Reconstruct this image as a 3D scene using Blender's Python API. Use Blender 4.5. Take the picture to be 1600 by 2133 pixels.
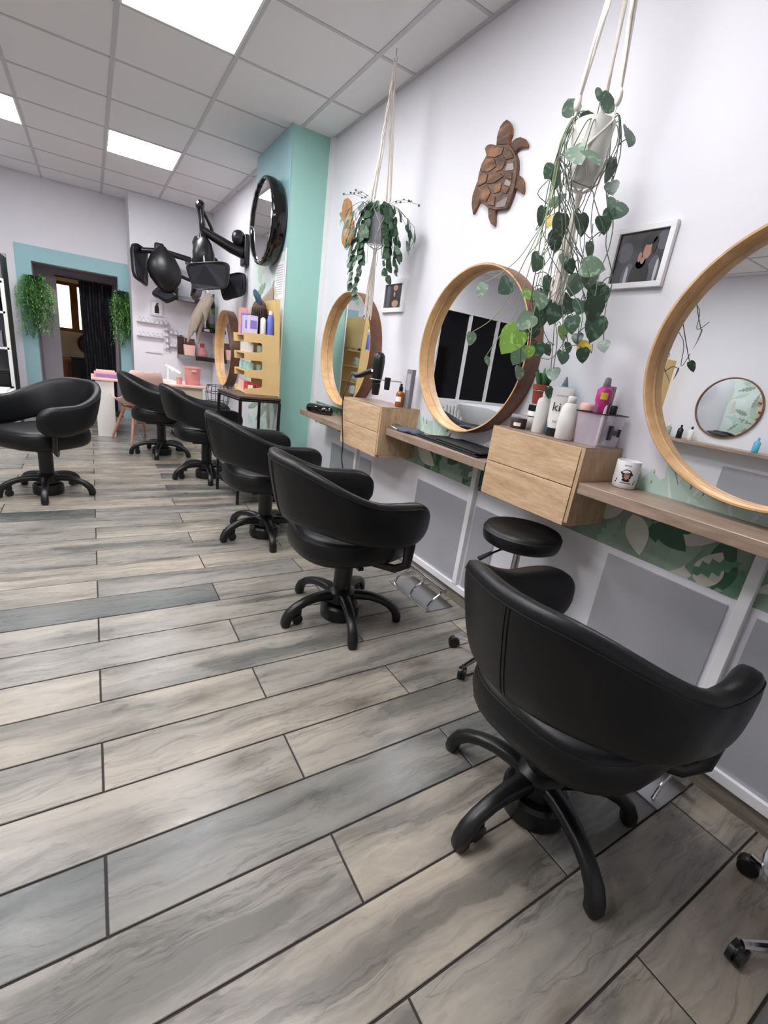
import bpy, bmesh, math, random
from mathutils import Vector, Matrix
random.seed(11)
for o in list(bpy.data.objects): bpy.data.objects.remove(o)
S = bpy.context.scene
COL = S.collection
PI = math.pi

# ------------------------------------------------------------------ camera
CF, YAW, PITCH, ROLL, CH = 949.88, -0.5845, -0.3093, -0.1347, 1.1611
CR = Matrix.Rotation(YAW, 3, 'Z') @ Matrix.Rotation(PITCH, 3, 'X') @ Matrix.Rotation(ROLL, 3, 'Y')
cd = bpy.data.cameras.new('camera'); cam = bpy.data.objects.new('camera', cd); COL.objects.link(cam)
cd.sensor_fit = 'HORIZONTAL'; cd.sensor_width = 36.0; cd.lens = 36.0*CF/1600.0
cd.clip_start = 0.02; cd.clip_end = 60
rgt, fwd, upv = CR.col[0], CR.col[1], CR.col[2]
m = Matrix.Identity(4)
for i in range(3):
    m[i][0] = rgt[i]; m[i][1] = upv[i]; m[i][2] = -fwd[i]
m[0][3], m[1][3], m[2][3] = 0, 0, CH
cam.matrix_world = m
S.camera = cam
# ------------------------------------------------------------------ world and exposure
w = bpy.data.worlds.new('world'); S.world = w; w.use_nodes = True
w.node_tree.nodes['Background'].inputs[0].default_value = (0.012, 0.014, 0.022, 1)
w.node_tree.nodes['Background'].inputs[1].default_value = 1.0
S.view_settings.view_transform = 'Standard'; S.view_settings.look = 'None'
S.view_settings.gamma = 1.0; S.view_settings.use_curve_mapping = False
S.view_settings.exposure = 0.1
PANEL_STRENGTH = 28.0

# ------------------------------------------------------------------ survey helpers: a sighted direction met with a real plane of the room
def sight(px, py): return CR @ Vector(((px-800)/CF, 1, -(py-1066.5)/CF))
def at_x(px, py, X): d = sight(px, py); q = d*(X/d.x); q.z += CH; return q
def at_y(px, py, Y): d = sight(px, py); q = d*(Y/d.y); q.z += CH; return q
def at_z(px, py, Z): d = sight(px, py); q = d*((Z-CH)/d.z); q.z += CH; return q

# ------------------------------------------------------------------ materials
def lin(c): return c/12.92 if c <= 0.04045 else ((c+0.055)/1.055)**2.4
def rgb(r, g, b): return (lin(r/255), lin(g/255), lin(b/255), 1)
MATS = {}
def new_mat(name):
    mt = bpy.data.materials.new(name); mt.use_nodes = True
    nt = mt.node_tree; b = nt.nodes['Principled BSDF']
    MATS[name] = mt
    return mt, nt, b
def nd(nt, t, **kw):
    n = nt.nodes.new(t)
    for k, v in kw.items():
        if k in n.inputs: n.inputs[k].default_value = v
        else: setattr(n, k, v)
    return n
def coords(nt, scale=(1, 1, 1), kind='Object', offs=None):
    tc = nd(nt, 'ShaderNodeTexCoord'); mp = nd(nt, 'ShaderNodeMapping')
    mp.inputs['Scale'].default_value = scale
    nt.links.new(tc.outputs[kind], mp.inputs['Vector'])
    if offs is not None: nt.links.new(offs, mp.inputs['Location'])
    return mp.outputs['Vector']
def ramp(nt, fac, stops):
    r = nd(nt, 'ShaderNodeValToRGB')
    while len(r.color_ramp.elements) < len(stops): r.color_ramp.elements.new(0.5)
    for e, (p, c) in zip(r.color_ramp.elements, stops): e.position = p; e.color = c
    nt.links.new(fac, r.inputs['Fac']); return r.outputs['Color']
def plain(name, col, rough=0.5, metal=0.0, spec=0.5, bump=0, bscale=200, var=0.0, vscale=3, alpha=1, trans=0, coat=0):
    mt, nt, b = new_mat(name)
    b.inputs['Base Color'].default_value = col; b.inputs['Roughness'].default_value = rough
    b.inputs['Metallic'].default_value = metal; b.inputs['Specular IOR Level'].default_value = spec
    b.inputs['Transmission Weight'].default_value = trans; b.inputs['Alpha'].default_value = alpha
    b.inputs['Coat Weight'].default_value = coat
    if var:
        n = nd(nt, 'ShaderNodeTexNoise', Scale=vscale, Detail=4.0); nt.links.new(coords(nt), n.inputs['Vector'])
        lo = tuple(c*(1-var) for c in col[:3])+(1,); hi = tuple(min(1, c*(1+var)) for c in col[:3])+(1,)
        nt.links.new(ramp(nt, n.outputs['Fac'], [(0.3, lo), (0.7, hi)]), b.inputs['Base Color'])
    if bump:
        n = nd(nt, 'ShaderNodeTexNoise', Scale=bscale, Detail=3.0); nt.links.new(coords(nt), n.inputs['Vector'])
        bp = nd(nt, 'ShaderNodeBump', Strength=bump, Distance=0.002)
        nt.links.new(n.outputs['Fac'], bp.inputs['Height']); nt.links.new(bp.outputs['Normal'], b.inputs['Normal'])
    return mt
def emit(name, col, st):
    mt, nt, b = new_mat(name)
    b.inputs['Base Color'].default_value = (0.9, 0.9, 0.9, 1)
    b.inputs['Emission Color'].default_value = col; b.inputs['Emission Strength'].default_value = st
    return mt
def wood(name, light, dark, scale=(1.5, 14, 14), rough=0.45, stripes=0.0):
    mt, nt, b = new_mat(name)
    v = coords(nt, scale)
    n1 = nd(nt, 'ShaderNodeTexNoise', Scale=2.2, Detail=8.0, Roughness=0.6, Distortion=0.6); nt.links.new(v, n1.inputs['Vector'])
    n2 = nd(nt, 'ShaderNodeTexNoise', Scale=9.0, Detail=6.0, Roughness=0.7); nt.links.new(v, n2.inputs['Vector'])
    mx = nd(nt, 'ShaderNodeMath', operation='MULTIPLY_ADD'); mx.inputs[1].default_value = 0.45
    nt.links.new(n2.outputs['Fac'], mx.inputs[0])
    m2 = nd(nt, 'ShaderNodeMath', operation='MULTIPLY'); m2.inputs[1].default_value = 0.6
    nt.links.new(n1.outputs['Fac'], m2.inputs[0]); nt.links.new(m2.outputs[0], mx.inputs[2])
    fac = mx.outputs[0]
    if stripes:
        wv = nd(nt, 'ShaderNodeTexWave', Scale=stripes, Distortion=4.0, Detail=3.0); nt.links.new(v, wv.inputs['Vector'])
        mm = nd(nt, 'ShaderNodeMath', operation='MULTIPLY_ADD'); mm.inputs[1].default_value = 0.3
        nt.links.new(wv.outputs['Fac'], mm.inputs[0]); m3 = nd(nt, 'ShaderNodeMath', operation='MULTIPLY'); m3.inputs[1].default_value = 0.75
        nt.links.new(fac, m3.inputs[0]); nt.links.new(m3.outputs[0], mm.inputs[2]); fac = mm.outputs[0]
    c = ramp(nt, fac, [(0.36, dark), (0.52, tuple((a+d)/2 for a, d in zip(light, dark))), (0.66, light)])
    nt.links.new(c, b.inputs['Base Color']); b.inputs['Roughness'].default_value = rough
    bp = nd(nt, 'ShaderNodeBump', Strength=0.12, Distance=0.002); nt.links.new(fac, bp.inputs['Height']); nt.links.new(bp.outputs['Normal'], b.inputs['Normal'])
    return mt

def plank_material():
    mt, nt, b = new_mat('plank_tile')
    oi = nd(nt, 'ShaderNodeObjectInfo')
    mul = nd(nt, 'ShaderNodeVectorMath', operation='SCALE'); mul.inputs['Scale'].default_value = 37.0
    cx = nd(nt, 'ShaderNodeCombineXYZ')
    nt.links.new(oi.outputs['Random'], cx.inputs[0]); nt.links.new(oi.outputs['Random'], cx.inputs[1]); nt.links.new(oi.outputs['Random'], cx.inputs[2])
    nt.links.new(cx.outputs[0], mul.inputs[0])
    v = coords(nt, (1.15, 9.0, 1.5), 'Object', mul.outputs[0])
    vs = coords(nt, (4.5, 7.0, 4.0), 'Object', mul.outputs[0])
    warp = nd(nt, 'ShaderNodeTexNoise', Scale=1.3, Detail=3.0); nt.links.new(vs, warp.inputs['Vector'])
    va = nd(nt, 'ShaderNodeVectorMath', operation='MULTIPLY_ADD'); va.inputs[1].default_value = (0.3, 0.55, 0.2)
    nt.links.new(warp.outputs['Color'], va.inputs[0]); nt.links.new(v, va.inputs[2])
    n1 = nd(nt, 'ShaderNodeTexNoise', Scale=1.15, Detail=9.0, Roughness=0.62, Distortion=0.5); nt.links.new(va.outputs[0], n1.inputs['Vector'])
    n2 = nd(nt, 'ShaderNodeTexNoise', Scale=4.5, Detail=7.0, Roughness=0.72); nt.links.new(va.outputs[0], n2.inputs['Vector'])
    n3 = nd(nt, 'ShaderNodeTexNoise', Scale=0.9, Detail=5.0, Roughness=0.6); nt.links.new(va.outputs[0], n3.inputs['Vector'])
    # tone of the plank: many warm pale, some cool dark grey
    h = nd(nt, 'ShaderNodeMath', operation='MULTIPLY'); h.inputs[1].default_value = 7.31; nt.links.new(oi.outputs['Random'], h.inputs[0])
    fr = nd(nt, 'ShaderNodeMath', operation='FRACT'); nt.links.new(h.outputs[0], fr.inputs[0])
    tone = ramp(nt, fr.outputs[0], [(0.0, rgb(164, 156, 145)), (0.35, rgb(172, 162, 149)), (0.6, rgb(158, 152, 143)), (0.82, rgb(143, 140, 134)), (0.93, rgb(118, 118, 115)), (1.0, rgb(107, 109, 107))])
    cool = ramp(nt, n1.outputs['Fac'], [(0.36, (0.32, 0.34, 0.345, 1)), (0.47, (0.73, 0.735, 0.735, 1)), (0.60, (1.08, 1.05, 1.01, 1))])
    m1 = nd(nt, 'ShaderNodeMix', data_type='RGBA', blend_type='MULTIPLY'); m1.inputs['Factor'].default_value = 0.85
    nt.links.new(tone, m1.inputs[6]); nt.links.new(cool, m1.inputs[7])
    fine = ramp(nt, n2.outputs['Fac'], [(0.33, (0.66, 0.65, 0.64, 1)), (0.5, (0.95, 0.95, 0.95, 1)), (0.7, (1.1, 1.09, 1.07, 1))])
    m2 = nd(nt, 'ShaderNodeMix', data_type='RGBA', blend_type='MULTIPLY'); m2.inputs['Factor'].default_value = 0.36
    nt.links.new(m1.outputs[2], m2.inputs[6]); nt.links.new(fine, m2.inputs[7])
    # thin dark cracks following the grain
    cr = ramp(nt, n3.outputs['Fac'], [(0.485, (1, 1, 1, 1)), (0.499, (0.42, 0.42, 0.44, 1)), (0.512, (1, 1, 1, 1))])
    m3 = nd(nt, 'ShaderNodeMix', data_type='RGBA', blend_type='MULTIPLY'); m3.inputs['Factor'].default_value = 0.6
    nt.links.new(m2.outputs[2], m3.inputs[6]); nt.links.new(cr, m3.inputs[7])
    # knots
    vk = coords(nt, (2.2, 5.2, 1.0), 'Object', mul.outputs[0])
    vo = nd(nt, 'ShaderNodeTexVoronoi', Scale=1.0); nt.links.new(vk, vo.inputs['Vector'])
    kn = ramp(nt, vo.outputs['Distance'], [(0.04, (0.3, 0.27, 0.25, 1)), (0.10, (0.62, 0.58, 0.54, 1)), (0.17, (0.82, 0.80, 0.78, 1)), (0.26, (1, 1, 1, 1))])
    m4 = nd(nt, 'ShaderNodeMix', data_type='RGBA', blend_type='MULTIPLY'); m4.inputs['Factor'].default_value = 0.75
    nt.links.new(m3.outputs[2], m4.inputs[6]); nt.links.new(kn, m4.inputs[7])
    nt.links.new(m4.outputs[2], b.inputs['Base Color'])
    b.inputs['Specular IOR Level'].default_value = 0.4
    rr = nd(nt, 'ShaderNodeMapRange'); rr.inputs[3].default_value = 0.16; rr.inputs[4].default_value = 0.42
    nt.links.new(n2.outputs['Fac'], rr.inputs[0]); nt.links.new(rr.outputs[0], b.inputs['Roughness'])
    bp = nd(nt, 'ShaderNodeBump', Strength=0.22, Distance=0.0025); nt.links.new(n2.outputs['Fac'], bp.inputs['Height']); nt.links.new(bp.outputs['Normal'], b.inputs['Normal'])
    return mt
plank_material()

plain('grout', rgb(52, 46, 46), 0.9)
plain('wall_white', rgb(229, 228, 233), 0.75, bump=0.06, bscale=260)
plain('ceiling_white', rgb(236, 235, 236), 0.95, bump=0.5, bscale=260, spec=0.1)
plain('grid_white', rgb(200, 199, 202), 0.6)
plain('mint', rgb(158, 205, 194), 0.62)
plain('mint_pale', rgb(158, 198, 204), 0.65)
plain('trim_white', rgb(236, 235, 236), 0.4)
plain('reveal_grey', rgb(176, 168, 176), 0.7)
plain('panel_grey', rgb(184, 184, 190), 0.36, metal=0.35, bump=0.3, bscale=420)
plain('leather', rgb(11, 12, 15), 0.42, spec=0.38, bump=0.12, bscale=520)
plain('leather_seam', rgb(14, 14, 15), 0.5)
plain('black_plastic', rgb(15, 15, 17), 0.36, spec=0.5, bump=0.05, bscale=700)
plain('black_matte', rgb(14, 14, 16), 0.7)
plain('black_gloss', rgb(10, 10, 12), 0.1, spec=0.6)
plain('chrome', rgb(205, 205, 208), 0.14, metal=1.0)
plain('steel', rgb(172, 172, 172), 0.28, metal=1.0)
plain('mirror', rgb(236, 238, 238), 0.0, metal=1.0)
plain('white_plastic', rgb(232, 230, 226), 0.4)
plain('white_pot', rgb(222, 222, 214), 0.5)
plain('paper', rgb(240, 240, 240), 0.8)
plain('ink', rgb(24, 24, 26), 0.8)
plain('print_dark', rgb(38, 38, 46), 0.35)
plain('print_mid', rgb(82, 82, 92), 0.4)
plain('print_black', rgb(12, 12, 14), 0.4)
plain('print_skin', rgb(176, 132, 112), 0.5)
plain('print_hair', rgb(28, 22, 24), 0.5)
plain('print_light', rgb(180, 180, 188), 0.5)
plain('rope', rgb(230, 222, 212), 0.9, bump=0.6, bscale=160)
plain('terracotta', rgb(156, 70, 50), 0.7, var=0.1, vscale=30)
plain('soil', rgb(52, 40, 32), 0.95)
plain('vine', rgb(74, 84, 70), 0.6)
plain('vine_pale', rgb(142, 160, 120), 0.6)
plain('pink', rgb(226, 160, 156), 0.5)
plain('pink_pale', rgb(238, 196, 184), 0.5)
plain('magenta', rgb(204, 52, 140), 0.35)
plain('yellow', rgb(232, 206, 60), 0.5)
plain('blue_bottle', rgb(90, 106, 186), 0.35)
plain('cyan', rgb(96, 190, 222), 0.3)
plain('violet', rgb(140, 116, 190), 0.5)
plain('lilac', rgb(206, 196, 226), 0.5)
plain('rail_white', rgb(222, 217, 226), 0.45)
plain('red', rgb(206, 60, 66), 0.5)
plain('brown_dark', rgb(62, 40, 34), 0.5)
plain('amber', rgb(150, 84, 28), 0.2)
plain('cream', rgb(228, 214, 186), 0.6)
plain('orange', rgb(232, 166, 70), 0.6)
plain('gold', rgb(190, 166, 110), 0.35, metal=0.7)
plain('fabric_grey', rgb(86, 94, 108), 0.9, bump=0.7, bscale=300)
plain('fabric_beige', rgb(164, 150, 136), 0.95, bump=0.6, bscale=200)
plain('fabric_teal', rgb(62, 90, 112), 0.8, var=0.3, vscale=20)
plain('denim_brown', rgb(96, 70, 60), 0.85, var=0.3, vscale=20)
plain('hair_dark', rgb(40, 24, 22), 0.6)
plain('shelf_grey', rgb(132, 132, 138), 0.5)
plain('shelf_black', rgb(24, 24, 28), 0.5)
plain('fern', rgb(132, 188, 98), 0.7, var=0.35, vscale=8)
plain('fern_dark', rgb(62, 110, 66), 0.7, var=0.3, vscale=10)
plain('smoke_plastic', rgb(236, 230, 242), 0.15, trans=0.0, alpha=0.3)
plain('clear_plastic', rgb(214, 216, 226), 0.08, alpha=0.35)
plain('window_night', rgb(3, 4, 9), 0.05, spec=0.18)
plain('radiator_white', rgb(206, 206, 204), 0.5)
plain('basin_grey', rgb(206, 208, 212), 0.25)
plain('cover_cream', rgb(244, 236, 206), 0.8)
plain('warm_wood', rgb(150, 96, 54), 0.5, var=0.2, vscale=8)
plain('ply', rgb(218, 186, 128), 0.6, var=0.06, vscale=7)
plain('leaf_mint', rgb(188, 214, 202), 0.75)
plain('leaf_green', rgb(104, 142, 116), 0.75)
plain('leaf_deep', rgb(66, 102, 80), 0.75)
plain('leaf_sage', rgb(150, 172, 150), 0.75)
plain('leaf_bone', rgb(206, 206, 190), 0.75)
plain('paper_base', rgb(138, 160, 140), 0.75, var=0.25, vscale=9)
plain('paper_pale', rgb(214, 226, 222), 0.75, var=0.06, vscale=5)
emit('panel_light', (0.97, 0.97, 1.0, 1), PANEL_STRENGTH)
emit('tube_light', (1.0, 0.93, 0.86, 1), 22.0)
emit('backroom_window', (1.0, 0.88, 0.68, 1), 1.6)
wood('oak', rgb(220, 190, 154), rgb(176, 142, 108), (14, 2.2, 14), 0.45)
wood('oak_side', rgb(208, 178, 142), rgb(164, 132, 100), (14, 14, 2.2), 0.45)
wood('worktop', rgb(178, 154, 136), rgb(134, 112, 96), (12, 1.6, 12), 0.3)
wood('mirror_wood', rgb(226, 184, 132), rgb(188, 144, 98), (3, 3, 3), 0.4)
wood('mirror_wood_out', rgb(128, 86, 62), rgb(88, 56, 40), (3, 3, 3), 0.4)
wood('turtle_wood', rgb(150, 102, 60), rgb(70, 42, 24), (30, 5, 18), 0.62, stripes=1.2)
wood('turtle_shell', rgb(112, 80, 56), rgb(46, 30, 22), (22, 10, 16), 0.6, stripes=1.6)
wood('olive_wood', rgb(212, 158, 98), rgb(156, 98, 52), (20, 12, 5), 0.4)
wood('table_top', rgb(96, 78, 66), rgb(60, 46, 38), (4, 4, 14), 0.4)
wood('skirting', rgb(150, 140, 126), rgb(96, 88, 80), (10, 1.5, 10), 0.4)
wood('pink_wood', rgb(214, 158, 128), rgb(190, 132, 104), (10, 10, 2), 0.5)

def leaf_material(name, base, silver, yel=False):
    mt, nt, b = new_mat(name)
    oi = nd(nt, 'ShaderNodeObjectInfo')
    cx = nd(nt, 'ShaderNodeCombineXYZ')
    mu = nd(nt, 'ShaderNodeMath', operation='MULTIPLY'); mu.inputs[1].default_value = 50; nt.links.new(oi.outputs['Random'], mu.inputs[0])
    nt.links.new(mu.outputs[0], cx.inputs[0])
    n = nd(nt, 'ShaderNodeTexNoise', Scale=3.4, Detail=2.0); nt.links.new(coords(nt, (1, 1, 1), 'Object', cx.outputs[0]), n.inputs['Vector'])
    c = ramp(nt, n.outputs['Fac'], [(0.42, base), (0.56, base), (0.62, silver)])
    hs = nd(nt, 'ShaderNodeHueSaturation')
    mr = nd(nt, 'ShaderNodeMapRange'); mr.inputs[3].default_value = 0.75; mr.inputs[4].default_value = 1.3
    nt.links.new(oi.outputs['Random'], mr.inputs[0]); nt.links.new(mr.outputs[0], hs.inputs['Value']); nt.links.new(c, hs.inputs['Color'])
    nt.links.new(hs.outputs[0], b.inputs['Base Color']); b.inputs['Roughness'].default_value = 0.42
leaf_material('pothos', rgb(54, 80, 60), rgb(92, 118, 98))
leaf_material('pothos_pale', rgb(92, 114, 92), rgb(132, 152, 134))
leaf_material('pothos_lime', rgb(112, 150, 62), rgb(146, 178, 100))
leaf_material('pothos_yellow', rgb(182, 156, 48), rgb(196, 172, 70))
leaf_material('ivy', rgb(50, 82, 54), rgb(88, 122, 92))
leaf_material('ivy_pale', rgb(92, 122, 102), rgb(140, 164, 146))
M = MATS

# ------------------------------------------------------------------ mesh builder
class MB:
    def __init__(s): s.v = []; s.f = []; s.m = []
    def add(s, vs, fs, mi=0):
        o = len(s.v); s.v += [tuple(x) for x in vs]
        for f in fs: s.f.append(tuple(o+i for i in f)); s.m.append(mi)
        return s
    def box(s, x0, x1, y0, y1, z0, z1, mi=0, mat=None):
        vs = [(x, y, z) for z in (z0, z1) for y in (y0, y1) for x in (x0, x1)]
        if mat is not None: vs = [mat @ Vector(v) for v in vs]
        return s.add(vs, [(0, 2, 3, 1), (4, 5, 7, 6), (0, 1, 5, 4), (2, 6, 7, 3), (0, 4, 6, 2), (1, 3, 7, 5)], mi)
    def loft(s, rings, mi=0, caps=True, closed=True):
        n = len(rings[0]); o = len(s.v)
        for r in rings: s.v += [tuple(p) for p in r]
        for i in range(len(rings)-1):
            for j in range(n if closed else n-1):
                k = (j+1) % n
                s.f.append((o+i*n+j, o+i*n+k, o+(i+1)*n+k, o+(i+1)*n+j)); s.m.append(mi)
        if caps:
            s.f.append(tuple(o+j for j in reversed(range(n)))); s.m.append(mi)
            e = o+(len(rings)-1)*n; s.f.append(tuple(e+j for j in range(n))); s.m.append(mi)
        return s
    def lathe(s, prof, c=(0, 0, 0), seg=20, mi=0, axis='z', caps=True, sx=1, sy=1):
        rings = []
        for r, h in prof:
            ring = []
            for j in range(seg):
                a = 2*PI*j/seg; p, q = r*math.cos(a)*sx, r*math.sin(a)*sy
                if axis == 'z': ring.append((c[0]+p, c[1]+q, c[2]+h))
                elif axis == 'x': ring.append((c[0]+h, c[1]+p, c[2]+q))
                else: ring.append((c[0]+p, c[1]+h, c[2]+q))
            rings.append(ring)
        return s.loft(rings, mi, caps)
    def tube(s, pts, r, seg=6, mi=0, caps=True, flat=1.0):
        pts = [Vector(p) for p in pts]; rings = []
        up = Vector((0, 0, 1))
        d0 = (pts[1]-pts[0]).normalized()
        if abs(d0.z) > 0.9: up = Vector((1, 0, 0))
        n = d0.cross(up).normalized()
        for i, p in enumerate(pts):
            d = (pts[min(i+1, len(pts)-1)]-pts[max(i-1, 0)])
            if d.length < 1e-9: d = d0
            d.normalize()
            n = (n-d*n.dot(d))
            if n.length < 1e-6: n = d.orthogonal()
            n.normalize(); bb = d.cross(n)
            rr = r[i] if isinstance(r, (list, tuple)) else r
            rings.append([p+n*(rr*math.cos(2*PI*j/seg))+bb*(rr*flat*math.sin(2*PI*j/seg)) for j in range(seg)])
        return s.loft(rings, mi, caps)
    def prism(s, poly, fn, t0, t1, mi=0, mi_side=None):
        """poly: 2D outline; fn(u, v, t) -> point; extruded t0..t1"""
        n = len(poly); o = len(s.v)
        s.v += [tuple(fn(u, v, t0)) for u, v in poly]+[tuple(fn(u, v, t1)) for u, v in poly]
        s.f.append(tuple(o+i for i in reversed(range(n)))); s.m.append(mi)
        s.f.append(tuple(o+n+i for i in range(n))); s.m.append(mi)
        for i in range(n):
            k = (i+1) % n
            s.f.append((o+i, o+k, o+n+k, o+n+i)); s.m.append(mi if mi_side is None else mi_side)
        return s
    def ell(s, c, r, seg=12, rings=8, mi=0, mat=None):
        rr = []
        for i in range(rings+1):
            a = PI*i/rings; sn = max(math.sin(a), 0.02)
            ring = [Vector((r[0]*sn*math.cos(2*PI*j/seg), r[1]*sn*math.sin(2*PI*j/seg), -r[2]*math.cos(a))) for j in range(seg)]
            if mat is not None: ring = [mat @ p for p in ring]
            rr.append([(p.x+c[0], p.y+c[1], p.z+c[2]) for p in ring])
        return s.loft(rr, mi)
    def mesh(s, name, mats, smooth=35):
        me = bpy.data.meshes.new(name); me.from_pydata(s.v, [], s.f)
        for x in (mats if isinstance(mats, (list, tuple)) else [mats]): me.materials.append(M[x])
        for p, i in zip(me.polygons, s.m): p.material_index = i
        bm = bmesh.new(); bm.from_mesh(me); bmesh.ops.recalc_face_normals(bm, faces=bm.faces); bm.to_mesh(me); bm.free()
        if smooth:
            me.polygons.foreach_set('use_smooth', [True]*len(me.polygons)); me.set_sharp_from_angle(angle=math.radians(smooth))
        me.update(); return me
    def build(s, name, mats, parent=None, bevel=0, smooth=35, loc=None, rot=None, label=None, cat=None, group=None, kind=None, seg=2):
        return link(name, s.mesh(name, mats, smooth), parent, bevel, loc, rot, label, cat, group, kind, seg)
def link(name, me, parent=None, bevel=0, loc=None, rot=None, label=None, cat=None, group=None, kind=None, seg=2):
    o = bpy.data.objects.new(name, me); COL.objects.link(o)
    if parent is not None: o.parent = parent
    if loc is not None: o.location = loc
    if rot is not None: o.rotation_euler = rot
    if bevel:
        b = o.modifiers.new('bevel', 'BEVEL'); b.width = bevel; b.segments = seg; b.limit_method = 'ANGLE'; b.angle_limit = math.radians(40)
    return tag(o, label, cat, group, kind)
def tag(o, label=None, cat=None, group=None, kind=None):
    if label: o['label'] = label
    if cat: o['category'] = cat
    if group: o['group'] = group
    if kind: o['kind'] = kind
    return o
def thing(name, label, cat, loc=(0, 0, 0), rotz=0, group=None):
    o = bpy.data.objects.new(name, None); COL.objects.link(o); o.empty_display_size = 0.05
    o.location = loc; o.rotation_euler = (0, 0, rotz)
    return tag(o, label, cat, group)
def bx(name, mats, x0, x1, y0, y1, z0, z1, parent=None, bevel=0, **kw):
    return MB().box(x0, x1, y0, y1, z0, z1).build(name, mats, parent, bevel, **kw)
def lerp(a, b, t): return a+(b-a)*t
def sst(a, b, x):
    t = max(0, min(1, (x-a)/(b-a))); return t*t*(3-2*t)
def text_mesh(body, size, mat):
    cu = bpy.data.curves.new('lettering', 'FONT'); cu.body = body; cu.size = size; cu.align_x = 'CENTER'; cu.align_y = 'CENTER'; cu.resolution_u = 3
    o = bpy.data.objects.new('lettering', cu); COL.objects.link(o)
    dg = bpy.context.evaluated_depsgraph_get(); me = bpy.data.meshes.new_from_object(o.evaluated_get(dg))
    bpy.data.objects.remove(o); bpy.data.curves.remove(cu)
    me.materials.clear(); me.materials.append(M[mat]); return me
def put_text(body, size, mat, pos, facing, parent, up=(0, 0, 1)):
    """flat print; facing = outward normal"""
    me = text_mesh(body, size, mat); n = Vector(facing).normalized(); u = Vector(up); r = u.cross(n).normalized(); u = n.cross(r)
    R = Matrix((r, u, n)).transposed().to_4x4(); R.translation = Vector(pos)
    me.transform(R); o = bpy.data.objects.new('lettering', me); COL.objects.link(o); o.parent = parent
    return o

# ------------------------------------------------------------------ the room
XW, HC = 1.604, 2.68          # right wall, ceiling height
XL, YB, YF = -3.4, 7.37, -1.6
XS = 0.457                    # where the back wall steps forward
YS, XFR = 6.9, 1.40           # stepped back wall, right wall beyond the pillar

# floor of wood-look tiles laid in half bond
floor = bx('floor', 'grout', XL-0.15, XW+0.1, YF-0.15, 9.6, -0.06, -0.0035, kind='structure')
PW, PH, JX, RY = 0.1802, 0.4943, -0.0361, 0.7371
pl_cache = {}
def plank_mesh(L, Wd):
    k = (round(L, 3), round(Wd, 3))
    if k not in pl_cache:
        a, b, c = L/2, Wd/2, 0.0014
        mb = MB().loft([[(-a, -b, -0.01), (a, -b, -0.01), (a, b, -0.01), (-a, b, -0.01)],
                        [(-a, -b, -c), (a, -b, -c), (a, b, -c), (-a, b, -c)],
                        [(-a+c, -b+c, 0), (a-c, -b+c, 0), (a-c, b-c, 0), (-a+c, b-c, 0)]])
        pl_cache[k] = mb.mesh('plank', 'plank_tile', 0)
    return pl_cache[k]
GAP = 0.0052
k0 = math.floor((YF-RY)/PW); k1 = math.floor((YB-RY)/PW)
far_planks = MB()
for k in range(k0, k1+1):
    ya, yb = RY+k*PW+GAP/2, RY+(k+1)*PW-GAP/2
    off = JX+(PH if k % 2 else 0)
    j = math.floor((XL-off)/(2*PH))
    while off+2*PH*j < XW:
        xa, xb = max(XL, off+2*PH*j)+GAP/2, min(XW, off+2*PH*(j+1))-GAP/2
        if xb-xa > 0.03:
            link('plank', plank_mesh(xb-xa, yb-ya), floor, loc=((xa+xb)/2, (ya+yb)/2, 0))
        j += 1

# suspended ceiling: tiles in a metal grid
ceil = bx('ceiling', 'ceiling_white', XL-0.1, XW+0.1, YF-0.1, 7.5, HC+0.03, HC+0.08, kind='structure')
LX, LS, CY, CS = -0.3755, 0.5768, 3.872, 0.6
lights_at = {(1, -2), (1, 2), (-1, 2), (1, -5), (-1, -2), (-3, -2), (-1, -5)}  # left-hand panels out of view are added to brighten the room
tile_cache = {}
def in_room(xa, xb, ya, yb):
    if ya > YS and xa > XS-0.05: return False
    if xb < -1.15 and ya > 6.05: return False
    return True
i0, i1 = math.floor((XL-LX)/LS), math.floor((XW-LX)/LS)
j0, j1 = math.floor((YF-CY)/CS), math.floor((YB-CY)/CS)
light_rects = []
for i in range(i0, i1+1):
    for j in range(j0, j1+1):
        xa, xb = max(XL, LX+i*LS), min(XW, LX+(i+1)*LS); ya, yb = max(YF, CY+j*CS), min(YB, CY+(j+1)*CS)
        if xb-xa < 0.05 or yb-ya < 0.05 or not in_room(xa, xb, ya, yb): continue
        if (i, j) in lights_at: light_rects.append((xa, xb, ya, yb, i, j)); continue
        k = (round(xb-xa, 3), round(yb-ya, 3))
        if k not in tile_cache:
            a, b, c = k[0]/2-0.006, k[1]/2-0.006, 0.006
            tile_cache[k] = MB().loft([[(-a, -b, 0.02), (a, -b, 0.02), (a, b, 0.02), (-a, b, 0.02)],
                                       [(-a, -b, 0.006), (a, -b, 0.006), (a, b, 0.006), (-a, b, 0.006)],
                                       [(-a+c, -b+c, 0.001), (a-c, -b+c, 0.001), (a-c, b-c, 0.001), (-a+c, b-c, 0.001)]]).mesh('ceiling_tile', 'ceiling_white', 0)
        link('ceiling_tile', tile_cache[k], ceil, loc=((xa+xb)/2, (ya+yb)/2, HC))
for i in range(i0+1, i1+1):
    x = LX+i*LS; bx('grid_bar', 'grid_white', x-0.012, x+0.012, YF, YB if x < XS else YS, HC-0.003, HC+0.004, ceil)
for j in range(j0+1, j1+1):
    y = CY+j*CS; bx('grid_bar', 'grid_white', XL, XW if y < YS else XS, y-0.010, y+0.010, HC-0.002, HC+0.004, ceil)
bx('wall_angle', 'grid_white', XW-0.022, XW, YF, 3.74, HC-0.003, HC+0.004, ceil)
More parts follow.
